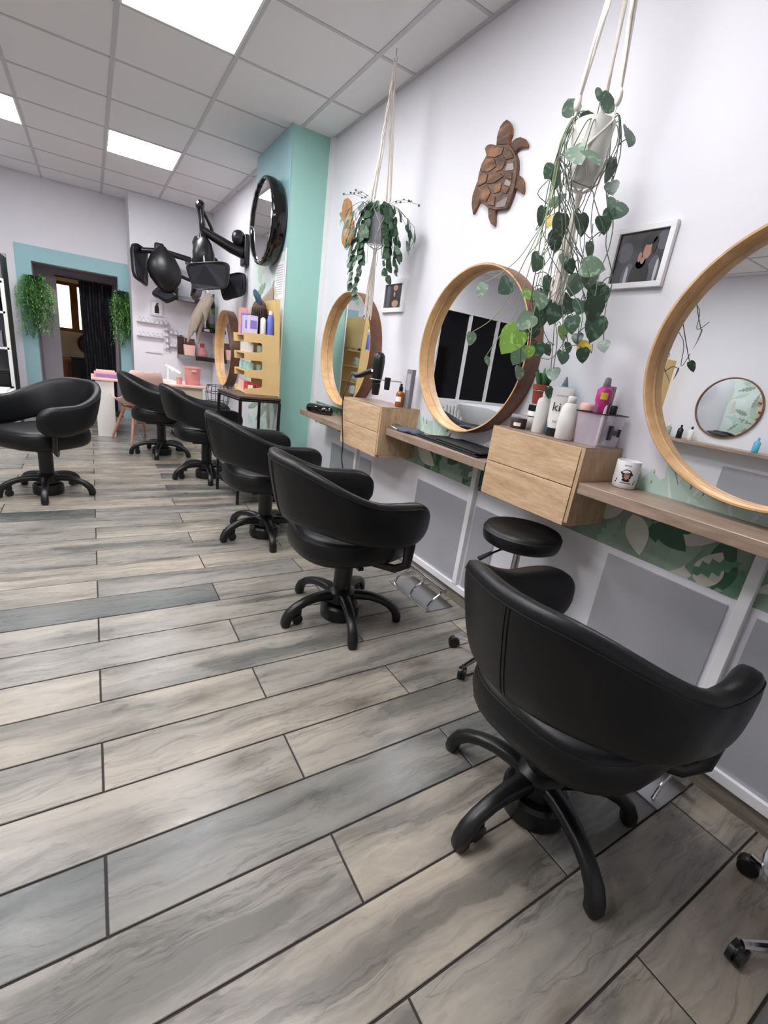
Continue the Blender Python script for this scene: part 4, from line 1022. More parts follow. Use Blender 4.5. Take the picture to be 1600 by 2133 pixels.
# ------------------------------------------------------------------ things on the middle worktop
t = thing('salon_capes', 'black folded salon capes lying on the middle worktop', 'cape')
for k, (ya, yb, x0, z) in enumerate(((1.45, 1.97, 1.40, 0.8285), (1.47, 1.93, 1.405, 0.8365), (1.44, 1.80, 1.41, 0.8445))):
    MB().prism([(x0, ya), (1.59, ya+0.03), (1.595, yb-0.02), (x0+0.03, yb)], lambda u, v, z_: (u, v, z_), z, z+0.0075).build('folded_layer', 'black_matte', t, 0.003)
t = thing('towel', 'crumpled grey-blue cloth lying on the middle worktop', 'towel', (1.46, 2.06, 0.8285))
rings = []
for i in range(12):
    f = i/11; yy = lerp(-0.09, 0.09, f); ring = []
    for j in range(16):
        a = 2*PI*j/16; hh = (0.022+0.010*math.sin(7*f+1))*math.sin(PI*min(1, max(0.02, f)))**0.5; ww = 0.055*(0.75+0.25*math.sin(PI*f))
        ring.append((ww*math.cos(a)*(1+0.1*math.sin(3*a+5*f)), yy+0.006*math.sin(2*a), max(0.0, hh*(1+math.sin(a))*0.62)*(1+0.15*math.sin(5*a+9*f))))
    rings.append(ring)
MB().loft(rings).build('cloth', 'fabric_grey', t, smooth=60)
t = thing('scissor_pouch', 'silver reflective pouch beside the grey cloth', 'pouch', (1.425, 2.14, 0.8285), 0.3)
MB().loft([[( -0.03, -0.03, 0.0), (0.03, -0.03, 0), (0.03, 0.03, 0), (-0.03, 0.03, 0)], [(-0.03, -0.025, 0.012), (0.03, -0.03, 0.018), (0.03, 0.03, 0.03), (-0.03, 0.03, 0.02)], [(-0.01, -0.01, 0.016), (0.01, -0.01, 0.02), (0.015, 0.02, 0.032), (-0.01, 0.02, 0.03)]]).build('pouch', 'steel', t, 0.003)

# ------------------------------------------------------------------ hair dryer in its holder, and things on the far drawer box
hd = thing('hair_dryer', 'black hair dryer hanging nozzle down in a wall holder', 'hair dryer')
HX, HY = 1.43, 2.43
MB().lathe([(0.004, 0.105), (0.022, 0.10), (0.033, 0.085), (0.036, 0.05), (0.034, 0.0), (0.030, -0.04), (0.025, -0.07)], c=(HX, HY, 1.125), seg=24).build('barrel', 'black_plastic', hd, smooth=50)
MB().lathe([(0.025, -0.072), (0.026, -0.09), (0.021, -0.135), (0.018, -0.14)], c=(HX, HY, 1.125), seg=20).build('nozzle', 'black_plastic', hd, smooth=50)
MB().tube([(HX-0.01, HY+0.02, 1.12), (HX-0.02, HY+0.08, 1.105), (HX-0.03, HY+0.14, 1.085), (HX-0.04, HY+0.19, 1.075), (HX-0.045, HY+0.22, 1.085)], [0.022, 0.019, 0.016, 0.014, 0.008], 10).build('handle', 'black_plastic', hd, smooth=60)
wrap = bx('rating_plate', 'paper', HX-0.0375, HX-0.0365, HY-0.008, HY+0.012, 1.115, 1.128, hd)
cp = [Vector((HX-0.045, HY+0.22, 1.083)), Vector((HX-0.055, HY+0.235, 1.06)), Vector((1.335, 2.655, 0.95)), Vector((1.33, 2.63, 0.80)), Vector((1.335, 2.60, 0.66)), Vector((1.36, 2.62, 0.5)), Vector((1.50, 2.70, 0.3)), Vector((1.56, 2.74, 0.12)), Vector((1.565, 2.75, 0.03))]
sp = []
for i in range(len(cp)-1):
    p0, p1, p2, p3 = cp[max(0, i-1)], cp[i], cp[i+1], cp[min(len(cp)-1, i+2)]
    for s in range(6):
        u = s/6; sp.append(0.5*((2*p1)+(p2-p0)*u+(2*p0-5*p1+4*p2-p3)*u*u+(3*p1-p0-3*p2+p3)*u**3))
MB().tube(sp+[cp[-1]], 0.0032, 6).build('power_cord', 'black_plastic', hd, smooth=60)
t = thing('dryer_holder', 'steel ring holder on the wall carrying the hair dryer', 'dryer holder')
MB().tube([(HX+0.038*math.cos(2*PI*k/24), HY+0.038*math.sin(2*PI*k/24), 1.075) for k in range(25)], 0.003, 6).build('ring', 'steel', t)
MB().tube([(HX+0.038, HY, 1.075), (XW-0.001, HY, 1.075)], 0.004, 6).build('arm', 'steel', t)
MB().lathe([(0.016, -0.035), (0.018, 0.03), (0.018, 0.034), (0.014, 0.034)], c=(HX+0.03, HY-0.075, 1.06), seg=14).build('side_cup', 'black_plastic', t)
ZF = 0.9412
t = bottle('bottle', 'small amber bottle with a black pump cap and white label on the far drawer box', 'bottle', 1.505, 2.27, ZF, [(0.021, 0), (0.024, 0.003), (0.024, 0.075), (0.018, 0.085), (0.009, 0.09)], 'amber', [(0.011, 0.09), (0.012, 0.092), (0.012, 0.112), (0.007, 0.116), (0.007, 0.13), (0.002, 0.131)], 'black_plastic')
wrap_label(t, 0.024, 0.03, 0.058, VA-0.9, VA+0.6, 'paper')
t = thing('carton', 'tall silver-grey carton leaning against the wall beside the amber bottle', 'carton', (1.545, 2.245, ZF), 0.25)
MB().box(-0.016, 0.016, -0.02, 0.02, 0, 0.215).build('box', 'shelf_grey', t, 0.001); MB().box(-0.0166, -0.0162, -0.014, 0.014, 0.10, 0.19).build('panel_print', 'print_light', t)
t = thing('glossy_tray', 'black glossy oval case standing on the worktop beside the pillar', 'case', (1.43, 3.22, 0.7585), 0.25)
mb = MB(); rings = []
for z, k in ((0, 0.86), (0.006, 0.97), (0.03, 1.0), (0.05, 0.92), (0.060, 0.75), (0.064, 0.4), (0.065, 0.05)):
    rings.append([(0.062*k*math.copysign(abs(math.cos(2*PI*j/28))**0.8, math.cos(2*PI*j/28)), 0.135*k*math.copysign(abs(math.sin(2*PI*j/28))**0.8, math.sin(2*PI*j/28)), z) for j in range(28)])
mb.loft(rings).build('shell', 'black_gloss', t, smooth=60)
MB().ell((-0.03, -0.03, 0.052), (0.022, 0.06, 0.009), 14, 6, mat=Matrix.Rotation(-0.5, 3, 'Y')).build('viewing_lens', 'chrome', t, smooth=60)

# ------------------------------------------------------------------ console table by the pillar
TZ = 0.82
TA, TB_, TC, TD = [(lambda q: (q.x, q.y))(at_z(*p, TZ)) for p in ((453, 809), (500, 825), (586, 831), (586, 831))]
TD = (TC[0]-0.02, TA[1]+0.04)
t = thing('console_table', 'black steel console table with a dark wood top standing against the mint pillar', 'table')
MB().prism([TB_, TC, TD, TA], lambda u, v, z: (u, v, z), TZ-0.016, TZ).build('tabletop', 'table_top', t, 0.002)
cxy = (sum(p[0] for p in (TA, TB_, TC, TD))/4, sum(p[1] for p in (TA, TB_, TC, TD))/4)
ins = [(lerp(p[0], cxy[0], 0.05), lerp(p[1], cxy[1], 0.05)) for p in (TB_, TC, TD, TA)]
for p in ins: MB().box(p[0]-0.0095, p[0]+0.0095, p[1]-0.0095, p[1]+0.0095, 0, TZ-0.036).build('leg', 'black_plastic', t)
ap = MB(); lo = MB()
for i in range(4):
    a, b = ins[i], ins[(i+1) % 4]
    ap.tube([(a[0], a[1], TZ-0.026), (b[0], b[1], TZ-0.026)], 0.0125, 4)
    lo.tube([(a[0], a[1], 0.11), (b[0], b[1], 0.11)], 0.009, 4)
ap.build('top_frame', 'black_plastic', t, smooth=0); lo.build('low_frame', 'black_plastic', t, smooth=0)
MB().prism(ins, lambda u, v, z: (u, v, z), 0.117, 0.125).build('low_shelf', 'black_matte', t)

# plywood display rack on the table
R1 = at_z(510, 820, TZ+0.001); R2 = at_z(581, 826, TZ+0.001)
ru = (R2-R1); ru.z = 0; RU = ru.length; ru.normalize()
rv = Vector((-ru.y, ru.x, 0))
RD = 0.36
def rack_uv(zx, zy):
    px, py = 440+zx/8.206, 580+zy/8.206; d = sight(px, py); n = rv; k = n.dot(R1-Vector((0, 0, CH)))/n.dot(d); q = d*k+Vector((0, 0, CH))
    return ((q-R1).dot(ru), q.z)
rk = thing('display_rack', 'stepped plywood display rack with cut-out shelves on the console table', 'rack')
def rack_pt(u, w_, z): return R1+ru*u+rv*w_+Vector((0, 0, z-R1.z))
outl = [rack_uv(*p) for p in [(560, 920), (1170, 985), (1165, 2030), (575, 1980), (575, 1885), (855, 1872), (875, 1850), (875, 1740), (850, 1715), (575, 1690), (575, 1560), (855, 1575), (875, 1550), (875, 1440), (850, 1415), (575, 1395), (570, 1255), (855, 1270), (875, 1250), (875, 1130), (850, 1105), (565, 1080)]]
zmin = min(p[1] for p in outl); outl = [(u, max(z, TZ+0.001) if z < TZ+0.02 else z) for u, z in outl]
for w_ in (0.0, RD-0.012):
    MB().prism(outl, lambda u, v, s: rack_pt(u, w_+s, v), 0, 0.012).build('side_panel', 'ply', rk, smooth=0)
tall = [rack_uv(*p) for p in [(1085, 362), (1180, 372), (1172, 985), (1090, 975)]]
MB().prism(tall, lambda u, v, s: rack_pt(u, s, v), 0.0, RD).build('back_board', 'ply', rk, smooth=0)
shelfz = [rack_uv(575, y)[1] for y in (1885, 1572, 1262)]
ztop = rack_uv(860, 955)[1]
for z in [TZ+0.012]+shelfz[1:]+[ztop-0.012]:
    MB().prism([(0.004, 0), (RU-0.012, 0), (RU-0.012, 1), (0.004, 1)], lambda u, v, s: rack_pt(u, 0.013+v*(RD-0.026), s), z-0.008, z).build('shelf', 'ply', rk, smooth=0)
rr_ = random.Random(3)
def rack_item(name, label, cat, u, w_, z, size, mat, cap=None, group='goods in the plywood rack', round_=True):
    p = rack_pt(u, w_, z+0.0008); tt_ = thing(name, label, cat, p, math.atan2(ru.y, ru.x), group)
    a, h = size[0]/2, size[-1]
    if round_:
        MB().lathe([(a*0.9, 0), (a, 0.003), (a, h*0.85), (a*0.7, h*0.95), (a*0.3, h)], seg=14).build('body', mat, tt_)
        if cap: MB().lathe([(a*0.55, h), (a*0.55, h*1.18), (0.002, h*1.18)], seg=12).build('cap', cap, tt_)
    else:
        MB().box(-a, a, -size[1]/2, size[1]/2, 0, h).build('box', mat, tt_, 0.001)
        if cap: MB().box(-a*0.8, a*0.8, -size[1]/2-0.0005, -size[1]/2, h*0.3, h*0.75).build('panel_print', cap, tt_)
    return tt_
cols = (('white_plastic', 'white'), ('pink_pale', 'pale pink'), ('leaf_mint', 'pale green'), ('leaf_sage', 'sage green'))
for si, z in enumerate([TZ+0.013, shelfz[1]+0.001, shelfz[2]+0.001]):
    for k in range(5):
        w_ = 0.05+0.064*k; u = 0.045
        if si == 0:
            rack_item('carton', 'small %s carton on the lowest shelf of the plywood rack' % ('red' if k in (0, 1) else 'pale pink'), 'carton', u, w_, z, (0.045, 0.05, 0.07), 'red' if k in (0, 1) else 'pink_pale', round_=False, cap='paper')
        elif si == 1:
            rack_item('jar', '%s jar on the middle shelf of the plywood rack' % ('clear' if k % 2 else 'teal'), 'jar', u, w_, z, (0.05, 0.06), 'clear_plastic' if k % 2 else 'mint')
        else:
            rack_item('bottle', 'white bottle on the upper shelf of the plywood rack', 'bottle', u, w_, z, (0.04, 0.075), 'white_plastic', 'white_plastic')
    for k in range(3):
        u = 0.09+0.055*k
        if si == 2: rack_item('bottle', 'pale green bottle in the upper slot of the plywood rack', 'bottle', u+0.02, 0.05, z, (0.04, 0.065), 'leaf_mint', 'black_plastic')
        elif si == 1: rack_item('jar', 'mint tin in the middle slot of the plywood rack', 'jar', u+0.02, 0.05, z, (0.042, 0.05), 'mint')
        else: rack_item('carton', ('red' if k < 2 else 'white')+' carton in the lowest slot of the plywood rack', 'carton', u+0.015, 0.05, z, (0.035, 0.04, 0.055), 'red' if k < 2 else 'paper', round_=False)
zt_ = ztop-0.0115
rack_item('gift_box', 'pink carton at the open end of the rack top', 'carton', 0.04, 0.305, zt_, (0.06, 0.06, 0.19), 'pink', round_=False, cap='pink_pale')
rack_item('gift_box', 'violet carton at the open end of the rack top', 'carton', 0.04, 0.235, zt_, (0.05, 0.06, 0.15), 'violet', round_=False)
rack_item('gift_box', 'lilac patterned carton on the rack top next to the violet one', 'carton', 0.034, 0.15, zt_, (0.056, 0.08, 0.13), 'lilac', round_=False, cap='violet')
rack_item('gift_box', 'lilac patterned carton on the rack top nearest the dark hair', 'carton', 0.05, 0.055, zt_, (0.06, 0.08, 0.13), 'lilac', round_=False, cap='violet')
rack_item('bottle', 'white bottle beside the blue bottle on the rack top', 'bottle', 0.125, 0.04, zt_, (0.042, 0.13), 'white_plastic')
rack_item('bottle', 'tall blue bottle with a white cap on the rack top', 'bottle', 0.178, 0.035, zt_, (0.048, 0.155), 'blue_bottle', 'white_plastic')
rack_item('carton', 'dark brown carton behind the blue bottle', 'carton', 0.19, 0.09, zt_, (0.045, 0.045, 0.13), 'brown_dark', round_=False)
# wig and scarf on the rack top
wg = thing('hairpiece', 'dark brown hairpiece on a stand on the rack top', 'wig', rack_pt(0.135, 0.20, zt_+0.0005))
MB().lathe([(0.03, 0), (0.032, 0.004), (0.010, 0.012), (0.010, 0.12)], seg=14).build('stand', 'brown_dark', wg)
MB().ell((0, 0, 0.19), (0.055, 0.06, 0.075), 14, 8).build('hair', 'denim_brown', wg, smooth=60)
hs = MB(); rh = random.Random(2)
for k in range(26):
    a = 2*PI*k/26; hs.tube([(0.05*math.cos(a), 0.055*math.sin(a), 0.20), (0.058*math.cos(a), 0.06*math.sin(a), 0.12), (0.045*math.cos(a), 0.05*math.sin(a), 0.03+rh.uniform(0, 0.04))], 0.006, 5)
hs.build('strands', 'hair_dark', wg, smooth=60)
sf = thing('scarf', 'crumpled blue-teal scarf draped over the hairpiece', 'scarf', rack_pt(0.15, 0.19, zt_+0.20))
rings = []
for i in range(14):
    f = i/13; ring = []
    for j in range(14):
        a = 2*PI*j/14; rad = 0.055*(0.35+0.65*math.sin(PI*min(1, f*0.9+0.1)))*(1+0.22*math.sin(4*a+6*f))
        ring.append((lerp(-0.06, 0.035, f)+0.02*math.cos(a), rad*math.cos(a), 0.10-0.13*f+rad*0.8*math.sin(a)))
    rings.append(ring)
MB().loft(rings).build('cloth', 'fabric_teal', sf, smooth=60)
bg = thing('fabric_bag', 'beige cloth bag hanging from the pillar above the rack', 'bag', (1.20, 3.98, 1.40))
MB().loft([[(-0.10, -0.02, 0.0), (0.08, -0.02, -0.03), (0.08, 0.06, -0.03), (-0.10, 0.06, 0)], [(-0.09, -0.02, 0.06), (0.08, -0.03, 0.05), (0.08, 0.06, 0.05), (-0.09, 0.06, 0.06)], [(0.0, -0.015, 0.15), (0.078, -0.02, 0.16), (0.078, 0.04, 0.16), (0.0, 0.03, 0.15)], [(0.065, -0.008, 0.24), (0.08, -0.008, 0.245), (0.08, 0.01, 0.245), (0.065, 0.01, 0.24)]]).build('cloth', 'fabric_beige', bg, 0.01, smooth=60, seg=3)
MB().tube([(0.072, 0, 0.24), (0.078, 0, 0.28), (0.084, 0, 0.29)], 0.004, 6).build('strap', 'fabric_beige', bg)

# ------------------------------------------------------------------ round black light-rimmed mirror on the pillar
cm = thing('round_black_mirror', 'round mirror in a deep glossy black casing on the pillar side', 'mirror', (1.2835, 4.03, 2.09))
R_ = 0.305
MB().lathe([(R_*0.86, 0), (R_*0.92, -0.004), (R_*0.97, -0.02), (R_*0.97, -0.05), (R_, -0.055), (R_, -0.10), (R_*0.98, -0.112), (R_*0.90, -0.115), (R_*0.885, -0.105), (R_*0.88, -0.08)], seg=64, axis='x').build('casing', 'black_gloss', cm, smooth=40)
MB().lathe([(R_*0.93, -0.110), (R_*0.945, -0.118), (R_*0.925, -0.124), (R_*0.905, -0.118), (R_*0.915, -0.112)], seg=64, axis='x', caps=False).build('rim', 'chrome', cm, smooth=60)
MB().lathe([(R_*0.90, -0.098), (R_*0.90, -0.102)], seg=64, axis='x').build('glass', 'mirror', cm)
ps = thing('paper_notice', 'white printed paper notice taped to the pillar side', 'notice', (1.2832, 3.86, 1.68))
MB().box(-0.0012, 0, -0.10, 0.10, -0.13, 0.13).build('sheet', 'paper', ps)
ln = MB()
for k in range(13): ln.box(-0.0016, -0.0012, -0.085, 0.085-0.02*(k % 3), 0.105-0.017*k, 0.111-0.017*k)
ln.build('printed_lines', 'print_light', ps, smooth=0)

# ------------------------------------------------------------------ infrared hair processors on swing arms
def lamp_panel(parent, c, axis_r, axis_u, w, h, name='heater_panel', curve=0.04, mat_i='print_dark'):
    """rounded trapezoid reflector panel"""
    r_, u_ = Vector(axis_r).normalized(), Vector(axis_u); u_ = (u_-r_*u_.dot(r_)).normalized(); n_ = r_.cross(u_)
    def outline(k, dz):
        pts = []
        for i in range(28):
            a = 2*PI*i/28; ca, sa = math.cos(a), math.sin(a)
            x = w/2*k*math.copysign(abs(ca)**0.4, ca); y = h/2*k*math.copysign(abs(sa)**0.4, sa)
            x *= 1-0.14*(y/(h/2))*-1
            pts.append(Vector(c)+r_*x+u_*y+n_*(dz-curve*(x/(w/2))**2))
        return pts
    p = MB().loft([outline(0.55, -0.05), outline(0.9, -0.04), outline(1.0, -0.012), outline(1.0, 0.012), outline(0.96, 0.018), outline(0.86, 0.010)]).build(name, 'black_plastic', parent, smooth=50)
    q = MB(); o_ = outline(0.86, 0.0112); q.add(o_, [tuple(range(28))]); q.build('heater_grille', mat_i, p, smooth=0)
    return p
pa = thing('hair_processor', 'black swing-arm infrared hair processor mounted on the wall beside the pillar', 'hair processor')
MB().box(XFR-0.05, XFR-0.001, 5.16, 5.34, 1.93, 2.21).build('wall_bracket', 'black_plastic', pa, 0.015)
MB().ell((XFR-0.09, 5.25, 2.17), (0.07, 0.07, 0.075), 14, 8).build('elbow', 'black_plastic', pa, smooth=60)
MB().tube([(XFR-0.05, 5.25, 2.05), (1.24, 5.26, 2.07), (1.05, 5.28, 2.14), (0.98, 5.3, 2.17)], [0.06, 0.05, 0.040, 0.034], 10).build('arm', 'black_plastic', pa, smooth=60)
MB().tube([(0.955, 5.3, 2.36), (0.97, 5.3, 2.25), (0.985, 5.3, 2.15), (0.99, 5.3, 2.05)], [0.032, 0.026, 0.034, 0.05], 10).ell((0.955, 5.3, 2.37), (0.042, 0.042, 0.05), 12, 8).build('swivel_post', 'black_gloss', pa, smooth=60)
MB().tube([(0.965, 5.3, 2.36), (1.06, 5.33, 2.22), (1.10, 5.34, 2.12)], [0.014, 0.016, 0.016], 8).build('spring_rod', 'black_plastic', pa, smooth=60)
MB().loft([[(0.99+r0*math.cos(2*PI*j/16)*1.0, 5.3+r0*math.sin(2*PI*j/16), z) for j in range(16)] for r0, z in ((0.03, 2.12), (0.075, 2.06), (0.105, 1.97), (0.10, 1.88), (0.06, 1.81), (0.02, 1.79))]).build('control_head', 'black_plastic', pa, smooth=60)
def plan(*q): return q
lamp_panel(pa, at_y(432, 575, 5.05), rgt-fwd*0.1, upv-fwd*0.45, 0.40, 0.24)
lamp_panel(pa, at_y(480, 597, 5.30), rgt-fwd*0.5, upv-fwd*0.25, 0.33, 0.23)
lamp_panel(pa, at_y(402, 560, 5.45), rgt*0.35-fwd, upv+fwd*0.1, 0.34, 0.56, curve=0.07)
for tgt in (at_y(428, 560, 5.15), at_y(472, 580, 5.35), at_y(402, 545, 5.42)):
    m0 = Vector((0.99, 5.3, 1.98)); MB().tube([m0, m0.lerp(tgt, 0.5)+Vector((0, 0, 0.05)), tgt], [0.03, 0.022, 0.02], 8).build('panel_arm', 'black_plastic', pa, smooth=60)
pb = thing('hair_processor', 'black infrared hair processor seen from behind on the stepped back wall', 'hair processor')
b0, b1, b2 = at_y(294, 521, 6.62), at_y(340, 524, 6.62), at_y(395, 541, 6.62)
MB().tube([b0, b1, b2, b2+Vector((0.02, 0.27, 0))], 0.032, 8).build('arm', 'black_plastic', pb, smooth=60)
hc = at_y(338, 562, 6.55)
rings = []
for f, w_ in ((0, 0.05), (0.08, 0.09), (0.2, 0.17), (0.4, 0.235), (0.55, 0.245), (0.7, 0.22), (0.85, 0.15), (0.95, 0.08), (1.0, 0.03)):
    z = 0.25-0.50*f; w_ *= 0.76; rings.append([hc+Vector((w_*math.cos(2*PI*j/20)+0.05*f, 0.11*w_/0.18*math.sin(2*PI*j/20), z)) for j in range(20)])
MB().loft(rings).build('hood', 'black_plastic', pb, smooth=60)
MB().box(-0.05, 0.05, -0.02, 0.06, -0.05, 0.09, mat=Matrix.Translation(at_y(332, 524, 6.55))).build('clamp', 'black_plastic', pb, 0.02)
lamp_panel(pb, at_y(298, 553, 6.6), fwd*1.0+rgt*0.12, upv, 0.26, 0.42)
lamp_panel(pb, at_y(340, 609, 6.55), rgt-upv*0.55, upv*0.8+fwd*0.5+rgt*0.3, 0.24, 0.19)
MB().tube([hc+Vector((0.14, 0, -0.17)), hc+Vector((0.16, 0, -0.30))], [0.04, 0.008], 8).tube([hc+Vector((0.15, 0.0, -0.02)), hc+Vector((0.32, 0.05, -0.05))], 0.02, 8).build('spur', 'black_plastic', pb)

# ------------------------------------------------------------------ shelves and small things on the stepped back wall
def wall_shelf(px0, px1, py, dep, label, mats):
    a, b = at_y(px0, py, YS-dep), at_y(px1, py, YS-dep); z = (a.z+b.z)/2
    x1 = min(b.x, XFR-0.005); t_ = thing('wall_shelf', label, 'shelf', (0, 0, 0), 0, 'shelves on the stepped back wall'); xm = lerp(a.x, x1, 0.45)
    MB().box(a.x, x1, YS-dep, YS-0.001, z-0.05, z).build('board', mats[0], t_, 0.002)
    if len(mats) > 1: MB().box(xm, x1, YS-dep-0.002, YS-dep, z-0.05, z).build('dark_edge', mats[1], t_)
    return a.x, x1, z
sx0, sx1, sz1 = wall_shelf(371, 446, 622, 0.22, 'short grey shelf just under the hair processors', ['shelf_grey', 'shelf_black'])
mx0, mx1, mz1 = wall_shelf(411, 458, 684, 0.22, 'black shelf holding the dark glass bottle', ['shelf_black'])
lx0, lx1, lz1 = wall_shelf(374, 450, 743, 0.22, 'grey and black shelf holding the pink bags', ['shelf_grey', 'shelf_black'])
bt = thing('glass_bottle', 'big dark green-grey bottle on the black shelf', 'bottle', (mx0+0.23, YS-0.11, mz1+0.0008))
MB().lathe([(0.07, 0), (0.085, 0.01), (0.085, 0.20), (0.07, 0.26), (0.03, 0.31), (0.028, 0.42), (0.032, 0.425), (0.004, 0.426)], seg=24).build('glass', 'fern_dark', bt, smooth=50)
MB().lathe([(0.086, 0.06), (0.0865, 0.06), (0.0865, 0.18), (0.086, 0.18)], seg=24, caps=False).build('label', 'shelf_grey', bt)
bk = thing('folder', 'white and grey boxed folder on the black shelf beside the bottle', 'folder', (mx0+0.06, YS-0.12, mz1+0.0008))
MB().box(-0.05, 0.03, -0.08, 0.08, 0, 0.24).build('cover', 'shelf_grey', bk, 0.002); MB().box(0.031, 0.05, -0.08, 0.08, 0, 0.26).build('spine', 'paper', bk, 0.002)
tg = bx('price_tag', 'paper', mx0+0.08, mx0+0.15, YS-0.223, YS-0.2205, mz1-0.042, mz1-0.012, label='small white tag on the edge of the black shelf', cat='tag')
for k, (x, wd, h, mt_, nm_) in enumerate(((0.04, 0.075, 0.22, 'brown_dark', 'dark brown'), (0.15, 0.11, 0.21, 'denim_brown', 'brown'))):
    o = thing('gift_bag', '%s upright gift bag at the back of the grey and black shelf' % nm_, 'bag', (lx0+x, YS-0.05, lz1+0.0008))
    MB().loft([ringr(-wd/2, wd/2, -0.03, 0.03, 0), ringr(-wd/2, wd/2, -0.035, 0.035, h)]).build('paper_bag', mt_, o); MB().tube([(-0.02, -0.03, h), (-0.02, -0.03, h+0.04), (0.02, -0.03, h+0.04), (0.02, -0.03, h)], 0.003, 5).build('bag_handle', 'rope', o)
o = thing('gift_bag', 'pale pink gift bag at the front of the grey and black shelf', 'bag', (lx0+0.13, YS-0.15, lz1+0.0008))
MB().loft([ringr(-0.06, 0.06, -0.03, 0.03, 0), ringr(-0.07, 0.07, -0.035, 0.035, 0.13)]).build('paper_bag', 'pink_pale', o)
o = thing('perfume_bottle', 'round pink bottle with a red neck on the grey and black shelf', 'bottle', (lx0+0.29, YS-0.14, lz1+0.0008))
MB().lathe([(0.05, 0), (0.06, 0.01), (0.062, 0.06), (0.04, 0.11), (0.028, 0.12)], seg=20).build('glass', 'pink', o, smooth=50); MB().lathe([(0.028, 0.12), (0.03, 0.16), (0.02, 0.17), (0.002, 0.17)], seg=14).build('cap', 'red', o)
o = thing('cloth_bag', 'beige knotted cloth bag hanging in front of the shelves', 'bag')
kn = at_y(434, 612, 6.5); cl = MB(); le = MB()
for k, (ex, ey, r1) in enumerate(((391, 712, 0.035), (397, 700, 0.05), (404, 690, 0.06), (412, 716, 0.045), (418, 684, 0.06), (428, 668, 0.06), (438, 655, 0.05))):
    e = at_y(ex, ey, 6.5-0.03*(k % 3)); (le if k in (0, 3) else cl).tube([kn, kn.lerp(e, 0.3)+Vector((0.01*(k-3), -0.01, 0.02)), kn.lerp(e, 0.65)+Vector((-0.03, -0.02*(k % 2), 0.0)), e], [0.03, r1*1.2, r1*1.5, r1*0.5], 9, flat=0.6)
cl.build('cloth', 'fabric_beige', o, smooth=60); le.build('loose_end', 'fabric_beige', o, smooth=60)
MB().tube([kn, kn+Vector((0, 0.1, 0.06)), Vector((kn.x, YS-0.001, kn.z+0.1))], 0.012, 6).build('strap', 'rope', o, smooth=60)
# nail polish racks
def polish_row(px0, py0, px1, py1, n, label):
    a, b = at_y(px0, py0, YS), at_y(px1, py1, YS)
    r_ = thing('polish_rail', label, 'display rail', (0, 0, 0), 0, 'nail polish rails'); vert = abs(b.z-a.z) > abs(b.x-a.x)
    if vert: MB().box(a.x-0.04, a.x+0.04, YS-0.012, YS-0.001, b.z-0.03, a.z+0.03).build('back_plate', 'rail_white', r_)
    else:
        MB().box(a.x-0.03, b.x+0.03, YS-0.055, YS-0.001, (a.z+b.z)/2-0.006, (a.z+b.z)/2).build('ledge', 'rail_white', r_)
    for k in range(n):
        f = k/max(1, n-1); p = a.lerp(b, f)
        z = p.z if vert else (a.z+b.z)/2
        if vert: MB().box(p.x-0.03, p.x+0.03, YS-0.055, YS-0.012, z-0.004, z-0.0005).build('ledge', 'rail_white', r_)
        o = thing('nail_polish', 'small pale nail polish bottle standing on a wall rail', 'nail polish', (p.x, YS-0.032, z+0.0006), 0, 'nail polish bottles on the rails')
        MB().lathe([(0.016, 0), (0.018, 0.003), (0.018, 0.022), (0.008, 0.028)], seg=10).build('bottle', 'white_plastic', o); MB().lathe([(0.008, 0.028), (0.007, 0.05), (0.002, 0.05)], seg=8).build('cap', 'lilac', o)
polish_row(290, 668, 336, 675, 6, 'upper left nail polish rail under the small framed picture')
polish_row(290, 697, 336, 704, 6, 'lower left nail polish rail above the white wall vent')
polish_row(346, 676, 349, 724, 5, 'upright nail polish holder joining the four rails')
polish_row(356, 694, 376, 697, 3, 'upper right nail polish rail next to the hanging cloth bag')
polish_row(357, 720, 373, 723, 3, 'lower right nail polish rail next to the gift bags')
pf_ = thing('picture_frame', 'small white frame with a black-clad figure on the stepped back wall', 'picture', (0, 0, 0), 0, 'small framed photographs')
a, b = at_y(312, 622, YS), at_y(339, 660, YS)
f_ = MB(); fx0, fx1, fz0, fz1 = a.x, b.x, b.z, a.z
for q in ((fx0, fx1, fz0, fz0+0.02), (fx0, fx1, fz1-0.02, fz1), (fx0, fx0+0.02, fz0+0.02, fz1-0.02), (fx1-0.02, fx1, fz0+0.02, fz1-0.02)): f_.box(q[0], q[1], YS-0.02, YS-0.001, q[2], q[3])
f_.build('frame', 'rail_white', pf_, smooth=0); bx('print', 'paper', fx0+0.02, fx1-0.02, YS-0.01, YS-0.004, fz0+0.02, fz1-0.02, pf_)
fg = MB(); xm, w_, h_ = (fx0+fx1)/2, fx1-fx0-0.04, fz1-fz0-0.04
fg.add([(xm+u*w_, YS-0.0104, fz0+0.02+v*h_) for u, v in ((-0.22, 0.08), (0.3, 0.08), (0.3, 0.5), (0.2, 0.7), (0.25, 0.88), (0.05, 0.92), (-0.05, 0.75), (-0.2, 0.55))], [tuple(range(8))], 0)
fg.add([(xm+u*w_, YS-0.0106, fz0+0.02+v*h_) for u, v in ((0.04, 0.7), (0.12, 0.7), (0.14, 0.84), (0.04, 0.84))], [(0, 1, 2, 3)], 1)
fg.build('figure', ['print_black', 'print_skin'], pf_, smooth=0)
vt = thing('wall_vent', 'white slotted plate on the wall below the nail polish rails', 'vent'); a, b = at_y(303, 728, YS), at_y(340, 738, YS)
MB().box(a.x, b.x, YS-0.012, YS-0.001, b.z, a.z).build('plate', 'trim_white', vt, 0.003); MB().box(a.x+0.02, b.x-0.02, YS-0.016, YS-0.012, (a.z+b.z)/2-0.012, (a.z+b.z)/2+0.012).build('slot_cover', 'rail_white', vt, 0.002)

